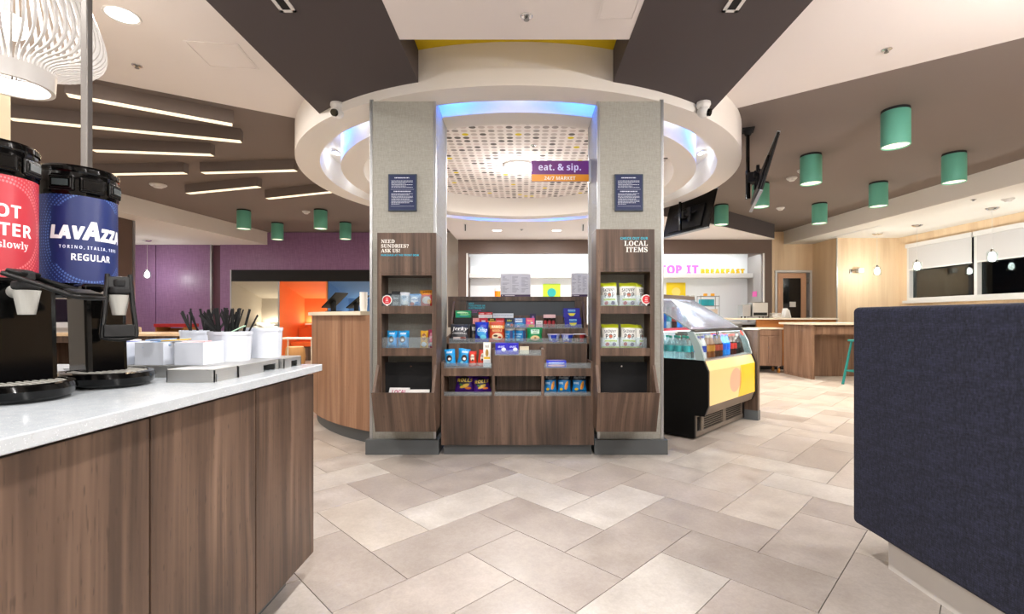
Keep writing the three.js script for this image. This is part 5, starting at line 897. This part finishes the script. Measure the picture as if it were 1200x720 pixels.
// ================================================================ BREAKFAST ALCOVE AND SERVING COUNTER
const fonts = new FontLoader();
const boldFont = await fonts.loadAsync('fonts/droid/droid_sans_bold.typeface.json');
{
  const sign = (name, label, text, size, x, y, d, m, letterGap = 1) => {
    const t = thing(name, label, 'sign', [x, y, d]); let at = 0;
    for (const ch of text) {
      if (ch === ' ') { at += size * 0.45; continue; }
      const g = new TextGeometry(ch, { font: boldFont, size, depth: 0.03, curveSegments: 4, bevelEnabled: true, bevelSize: 0.004 * letterGap, bevelThickness: 0.004, bevelSegments: 1 });
      g.computeBoundingBox(); const w = g.boundingBox.max.x - g.boundingBox.min.x; g.translate(at - g.boundingBox.min.x, 0, 0); at += w + size * 0.13 * letterGap;
      mesh('letter', flat(g), m, t);
    }
    return t;
  };
  sign('sign_letters', 'pink raised letters standing on the alcove shelf', 'TOP IT', 0.185, 3.1, 2.053, 10.72, paint(0xd266c8, 0.5), 1.25);
  sign('sign_letters', 'small yellow raised letters standing on the alcove shelf', 'BREAKFAST', 0.1, 4.04, 2.053, 10.72, paint(0xe6bf22, 0.5), 1.9);
  const c = thing('alcove_counter', 'long white counter inside the breakfast alcove', 'counter', [2, 0, 10.6]);
  mesh('worktop', span(-3.2, 3.18, 0.9, 0.94, -0.29, 0.3), mat.frameWhite, c); mesh('cabinet', span(-3.2, 3.18, 0.1, 0.9, -0.29, 0.24), mat.walnut, c); mesh('toe_kick', span(-3.15, 3.15, 0, 0.1, -0.29, 0.18), mat.base, c);
  const poster = (label, x, y, w, h, m, emblem) => { const t = thing('wall_panel_sign', label, 'sign', [x, y, 10.88]); mesh('board', box(w, h, 0.02, 0, 0, 0, 0.003), m, t); mesh('emblem', cyl(0.1, 0.1, 0.006, 0, 0, 0, 28).rotateX(Math.PI / 2).translate(0, h * 0.62, 0.012), emblem, t); };
  poster('lime green board with a teal disc on the alcove wall', 0.66, 1.3, 0.4, 0.53, paint(0xb8dc28, 0.5), paint(0x1fa9a6, 0.5)); poster('yellow board with a pale disc on the alcove wall', 3.53, 1.3, 0.44, 0.56, paint(0xf0cf1e, 0.5), paint(0xf2dc7a, 0.5));
  const j = thing('juice_dispenser', 'clear dispenser of orange juice in the alcove', 'dispenser', [-0.56, 0.94, 10.5]);
  mesh('body', cyl(0.075, 0.075, 0.5, 0, 0.2, 0, 24), paint(0xf08a14, 0.2), j); mesh('stand', M(cyl(0.09, 0.1, 0.2, 0, 0, 0, 24), cyl(0.08, 0.08, 0.06, 0, 0.7, 0, 24)), mat.frameWhite, j);
  // menu boards on the market display
  const menu = (label, x, w, h) => { const t = thing('menu_board', label, 'menu board', [x, 1.244, 4.245]);
    mesh('board', box(w, h, 0.012, 0, 0, 0, 0.002), mat.paper, t);
    mesh('face', flat(new THREE.PlaneGeometry(w - 0.004, h - 0.004).translate(0, h / 2, 0.0066)), art(360, 270, (c, W, H) => { fill(c, W, H, '#c9cbd6'); let s = 9; const r = () => { s = (s * 1664525 + 1013904223) >>> 0; return s / 4294967296; }; c.fillStyle = '#8d90a2'; for (const x of [22, 140, 250]) for (let y = 30; y < 220; y += 13) if (r() > 0.12) c.fillRect(x, y, 30 + r() * 58, 5); c.fillStyle = '#b4b6c4'; c.fillRect(122, 20, 2, 205); c.fillRect(236, 20, 2, 205); c.fillStyle = '#3a2350'; c.fillRect(0, 246, W, 24); c.fillStyle = '#e9e6f0'; c.fillRect(16, 251, 12, 12); c.fillRect(50, 254, 120, 7); }), t); mesh('foot', box(w * 0.6, 0.012, 0.05, 0, 0, -0.02), mat.greyPlastic, t); };
  menu('wide printed menu board standing on the market display', -0.068, 0.272, 0.208); menu('narrow printed menu board standing at the right end of the market display', 0.508, 0.15, 0.215);
  // counter before the alcove
  const s = thing('serving_counter', 'pale-topped serving counter before the breakfast alcove', 'counter', [4.6, 0, 9.72]);
  mesh('worktop', span(-1.9, 1.72, 1.01, 1.045, -0.28, 0.3, 0.003), mat.cream, s); mesh('front_panel', span(0.1, 1.7, 0.09, 1.01, 0.2, 0.24), std({ map: mapleMap, color: 0xd49a5c, roughness: 0.5 }), s); mesh('front_panel', span(-1.88, 0.1, 0.09, 0.8, 0.2, 0.24), mat.walnut, s); mesh('side_panel', span(1.66, 1.7, 0.09, 1.01, -0.26, 0.2), mat.walnut, s); mesh('toe_kick', span(-1.86, 1.64, 0, 0.09, -0.26, 0.16), mat.base, s);
  for (let k = 0; k < 4; k++) mesh('tray_rail', M(span(-1.86, -0.22, 0.84 + k * 0.042, 0.855 + k * 0.042, 0.2, 0.3)), mat.steel, s); mesh('red_strip', span(-1.2, -0.22, 0.79, 0.815, 0.24, 0.32), paint(0xc83048, 0.5), s); mesh('ledge', span(-1.88, -0.2, 0.745, 0.775, 0.2, 0.36), mat.cream, s);
  const o = thing('toaster_oven', 'brushed steel conveyor toaster on the serving counter', 'toaster', [4.72, 1.045, 9.7], -0.1);
  mesh('case', M(box(0.3, 0.28, 0.3, 0.1, 0.03, 0, 0.012)), mat.steel, o); mesh('side_box', box(0.16, 0.24, 0.28, -0.16, 0.03, 0, 0.01), mat.trimMetal, o); mesh('front_opening', box(0.26, 0.06, 0.01, 0.1, 0.05, 0.15), mat.blackMatte, o); mesh('top_rack', M(...[0, 1, 2, 3].map((k) => bar([0, 0.315, -0.1 + k * 0.06], [0.22, 0.315, -0.1 + k * 0.06], 0.006))), paint(0x55504c, 0.5), o); for (const x of [-0.18, 0.18]) for (const z of [-0.1, 0.1]) mesh('foot', cyl(0.014, 0.014, 0.03, x, 0, z, 12), mat.black, o);
  // wire snack rack
  const r = thing('snack_rack', 'wire shelf rack of teal and orange packets on the serving counter', 'rack', [3.83, 1.045, 9.75]);
  mesh('frame', M(...[-0.19, 0.19].flatMap((x) => [-0.1, 0.1].map((z) => bar([x, 0, z], [x, 0.46, z], 0.006)))), mat.wire, r); for (const y of [0.05, 0.24, 0.44]) mesh('shelf', box(0.39, 0.012, 0.21, 0, y, 0), mat.wire, r);
  for (let k = 0; k < 4; k++) { solo('carton', 'teal carton in the wire snack rack', 'box', carton(0.065, 0.13, 0.12), paint(0x1f9fb0, 0.4), [3.69 + k * 0.07, 1.045 + 0.253, 9.75], 0, 'teal cartons in the rack'); solo('carton', 'pale carton low in the wire snack rack', 'box', carton(0.08, 0.12, 0.12), paint(0xd9c7b4, 0.4), [3.69 + k * 0.09, 1.045 + 0.063, 9.75], 0, 'pale cartons in the rack'); }
  solo('carton', 'left small orange carton on top of the wire snack rack', 'box', carton(0.06, 0.05, 0.06), paint(0xe8a52a, 0.4), [3.76, 1.498, 9.72]); solo('carton', 'right small orange carton on top of the wire snack rack', 'box', carton(0.06, 0.05, 0.06), paint(0xe8a52a, 0.4), [3.91, 1.498, 9.72]);
  let jar; for (let k = 0; k < 5; k++) { const p = [3.02 + k * 0.11, 1.045, 9.6], l = 'tall clear cereal jar with a steel lid on the serving counter'; if (jar) { again(jar, l, p); continue; } jar = thing('cereal_jar', l, 'jar', p, 0, 'cereal jars'); mesh('body', lathe([[0, 0], [0.045, 0], [0.045, 0.38], [0.03, 0.42], [0.028, 0.42], [0.04, 0.36], [0.04, 0.01]], 24), phys({ color: 0xe2ecef, roughness: 0.05, transmission: 0.9, thickness: 0 }), jar); mesh('fill', cyl(0.038, 0.038, 0.2, 0, 0.012, 0, 20), paint(0x9fb4c0, 0.6), jar); mesh('lid', cyl(0.035, 0.04, 0.04, 0, 0.42, 0, 20), mat.steel, jar); }
  const n = thing('napkin_pile', 'white pile of folded paper napkins on the serving counter', 'napkins', [5.24, 1.045, 9.6]);
  for (let k = 0; k < 9; k++) mesh('napkin', box(0.16 + rr(-0.02, 0.02), 0.008, 0.15, 0, 0, 0, 0.002).rotateZ(rr(-0.06, 0.06)).rotateY(rr(-0.3, 0.3)).translate(-0.1 + rr(-0.01, 0.01), 0.004 + k * 0.011, 0), mat.paper, n);
  for (let k = 0; k < 6; k++) mesh('napkin', box(0.008, 0.2 - k * 0.008, 0.16, 0, 0, 0, 0.002).rotateZ(-0.25 + k * 0.1).translate(0.05 + k * 0.026, 0.002, 0), mat.paper, n);
  solo('tag_sign', 'small pink tag on the side wall of the alcove', 'sign', box(0.006, 0.12, 0.2, 0, 0, 0, 0.002), paint(0xe05fa8, 0.5), [5.185, 1.52, 10.55]);
}
// ================================================================ RIGHT SIDE: high table, cart, stool
{
  const t = thing('work_table', 'large wood table with a pale top and a drawer, beyond the booth', 'table', [4.9, 0, 8.0]);
  mesh('tabletop', span(-0.06, 3.1, 0.93, 0.965, -0.92, 0.05, 0.003), mat.cream, t); mesh('end_panel', span(0, 0.05, 0.05, 0.93, -0.86, 0, 0.002), mat.midWood, t); mesh('end_plinth', span(0.01, 0.06, 0, 0.05, -0.85, -0.01), mat.midWood, t);
  mesh('apron', span(0.05, 3.0, 0.76, 0.9, -0.03, -0.01, 0.002), mat.midWood, t); mesh('drawer', span(0.08, 1.1, 0.775, 0.885, -0.01, 0.006, 0.002), mat.midWood, t); mesh('modesty_panel', span(0.05, 3.0, 0.0, 0.93, -0.5, -0.47), mat.midWood, t); mesh('rear_panel', span(0.05, 3.0, 0, 0.93, -0.86, -0.83), mat.midWood, t);
  const c = thing('service_cart', 'small wood service cart with a pale top on orange casters', 'cart', [4.7, 0, 9.165], -0.15);
  mesh('top', box(0.54, 0.03, 0.44, 0, 0.83, 0, 0.003), mat.cream, c); mesh('body', box(0.5, 0.7, 0.4, 0, 0.13, 0, 0.003), mat.midWood, c); mesh('door', box(0.24, 0.56, 0.014, -0.124, 0.14, 0.205, 0.002), mat.midWood, c); mesh('door', box(0.24, 0.56, 0.014, 0.124, 0.14, 0.205, 0.002), mat.midWood, c); mesh('drawer', box(0.49, 0.1, 0.014, 0, 0.715, 0.205, 0.002), mat.midWood, c);
  for (const x of [-0.2, 0.2]) for (const z of [-0.15, 0.15]) { const w = mesh('caster', M(box(0.05, 0.02, 0.05, x, 0.11, z), box(0.008, 0.06, 0.04, x - 0.022, 0.06, z), box(0.008, 0.06, 0.04, x + 0.022, 0.06, z)), mat.chrome, c); mesh('wheel', cyl(0.045, 0.045, 0.028, 0, -0.014, 0, 24).rotateZ(Math.PI / 2).translate(x, 0.045, z), paint(0xd08a3a, 0.4), w); }
  const s = thing('bar_stool', 'teal painted stool at the wood table, mostly behind the booth', 'stool', [5.3, 0, 7.28], 0.2);
  mesh('seat', box(0.34, 0.03, 0.34, 0, 0.68, 0, 0.012), mat.tealWood, s); for (const [x, z] of [[-1, -1], [1, -1], [-1, 1], [1, 1]]) mesh('leg', bar([x * 0.21, 0, z * 0.21], [x * 0.13, 0.68, z * 0.13], 0.02, 12, 0.016), mat.tealWood, s); for (const [a, b] of [[[-1, 1], [1, 1]], [[-1, -1], [1, -1]], [[-1, -1], [-1, 1]], [[1, -1], [1, 1]]]) mesh('rung', bar([a[0] * 0.185, 0.22, a[1] * 0.185], [b[0] * 0.185, 0.22, b[1] * 0.185], 0.012), mat.tealWood, s);
}
// ================================================================ LEFT BACK: niche seats and lounge furniture
{
  const bench = (label, x, m) => { const t = thing('niche_bench', label, 'bench', [x, 0, 11.75]); mesh('seat', box(1.02, 0.12, 0.5, 0, 0.34, 0, 0.02), m, t); mesh('base', box(1.0, 0.34, 0.44, 0, 0, -0.02), mat.walnut, t); mesh('backrest', box(1.02, 0.34, 0.1, 0, 0.46, -0.2, 0.02), m, t); };
  bench('grey upholstered bench in the grey niche', -6.28, paint(0x9d968c, 0.8)); bench('orange upholstered bench in the orange niche', -5.16, paint(0xe6682a, 0.8)); bench('blue upholstered bench in the blue niche', -4.01, paint(0x3f628f, 0.8));
  const s = thing('stump_stool', 'round pale wood stump stool before the orange niche', 'stool', [-4.98, 0, 10.3]);
  mesh('body', lathe([[0, 0.0], [0.15, 0], [0.19, 0.03], [0.21, 0.2], [0.19, 0.38], [0.17, 0.41]], 32), std({ map: mapleMap, color: 0xb79a72, roughness: 0.7 }), s); mesh('top', lathe([[0.17, 0.41], [0.165, 0.42], [0, 0.422]], 32), paint(0xcdb084, 0.7), s);
  const r = thing('side_table', 'light metal-framed side table before the orange niche', 'table', [-4.32, 0, 9.1]), m = paint(0xece3d0, 0.4);
  mesh('tabletop', box(0.72, 0.025, 0.5, 0, 0.64, 0, 0.004), m, r); for (const x of [-0.33, 0.33]) for (const z of [-0.22, 0.22]) mesh('leg', bar([x * 1.03, 0, z], [x, 0.64, z], 0.013, 10), m, r); for (const x of [-0.335, 0.335]) mesh('rail', bar([x, 0.03, -0.22], [x, 0.03, 0.22], 0.011, 10), m, r);
  const c = thing('red_top_cabinet', 'low wood cabinet with a red top by the purple wall', 'cabinet', [-7.5, 0, 10.2]);
  mesh('body', M(box(0.62, 0.05, 0.4, 0, 0, 0), box(0.03, 0.85, 0.4, -0.295, 0, 0), box(0.03, 0.85, 0.4, 0.295, 0, 0), box(0.62, 0.8, 0.02, 0, 0.02, -0.19)), std({ map: mapleMap, color: 0xb98a52, roughness: 0.5 }), c); mesh('top', box(0.66, 0.07, 0.44, 0, 0.85, 0, 0.004), mat.red, c); mesh('shelf', box(0.56, 0.03, 0.36, 0, 0.45, 0), mat.walnut, c);
  const h = thing('lounge_chair', 'pale wood-backed chair behind the white bins', 'chair', [-5.9, 0, 7.1], 0.3), w = std({ map: mapleMap, roughness: 0.5 });
  mesh('backrest', box(0.48, 0.42, 0.025, 0, 0.52, 0.2, 0.012).rotateX(0.1), w, h); mesh('seat', box(0.46, 0.03, 0.44, 0, 0.43, -0.02, 0.012), w, h); for (const [x, z] of [[-1, -1], [1, -1], [-1, 1], [1, 1]]) mesh('leg', bar([x * 0.2, 0, z * 0.2], [x * 0.18, 0.43, z * 0.17], 0.016, 10), mat.wire, h);
  const b = thing('lounge_table', 'wide pale wood table behind the coffee counter', 'table', [-4.9, 0, 6.1]);
  mesh('tabletop', box(2.4, 0.03, 0.8, 0, 0.83, 0, 0.004), std({ map: mapleMap, roughness: 0.4 }), b); mesh('apron', box(2.3, 0.08, 0.03, 0, 0.75, 0.36), mat.walnut, b); mesh('side_panel', box(0.05, 0.83, 0.7, -1.12, 0, 0), mat.walnut, b); mesh('side_panel', box(0.05, 0.83, 0.7, 1.12, 0, 0), mat.walnut, b); mesh('rear_panel', box(2.2, 0.75, 0.03, 0, 0.06, -0.2), mat.walnut, b);
}
// ---------------------------------------------------------------- shadows on, and hand the scene over
scene.traverse((o) => { if (o.isMesh) { o.castShadow = true; o.receiveShadow = true; } });
renderer.render(scene, camera);
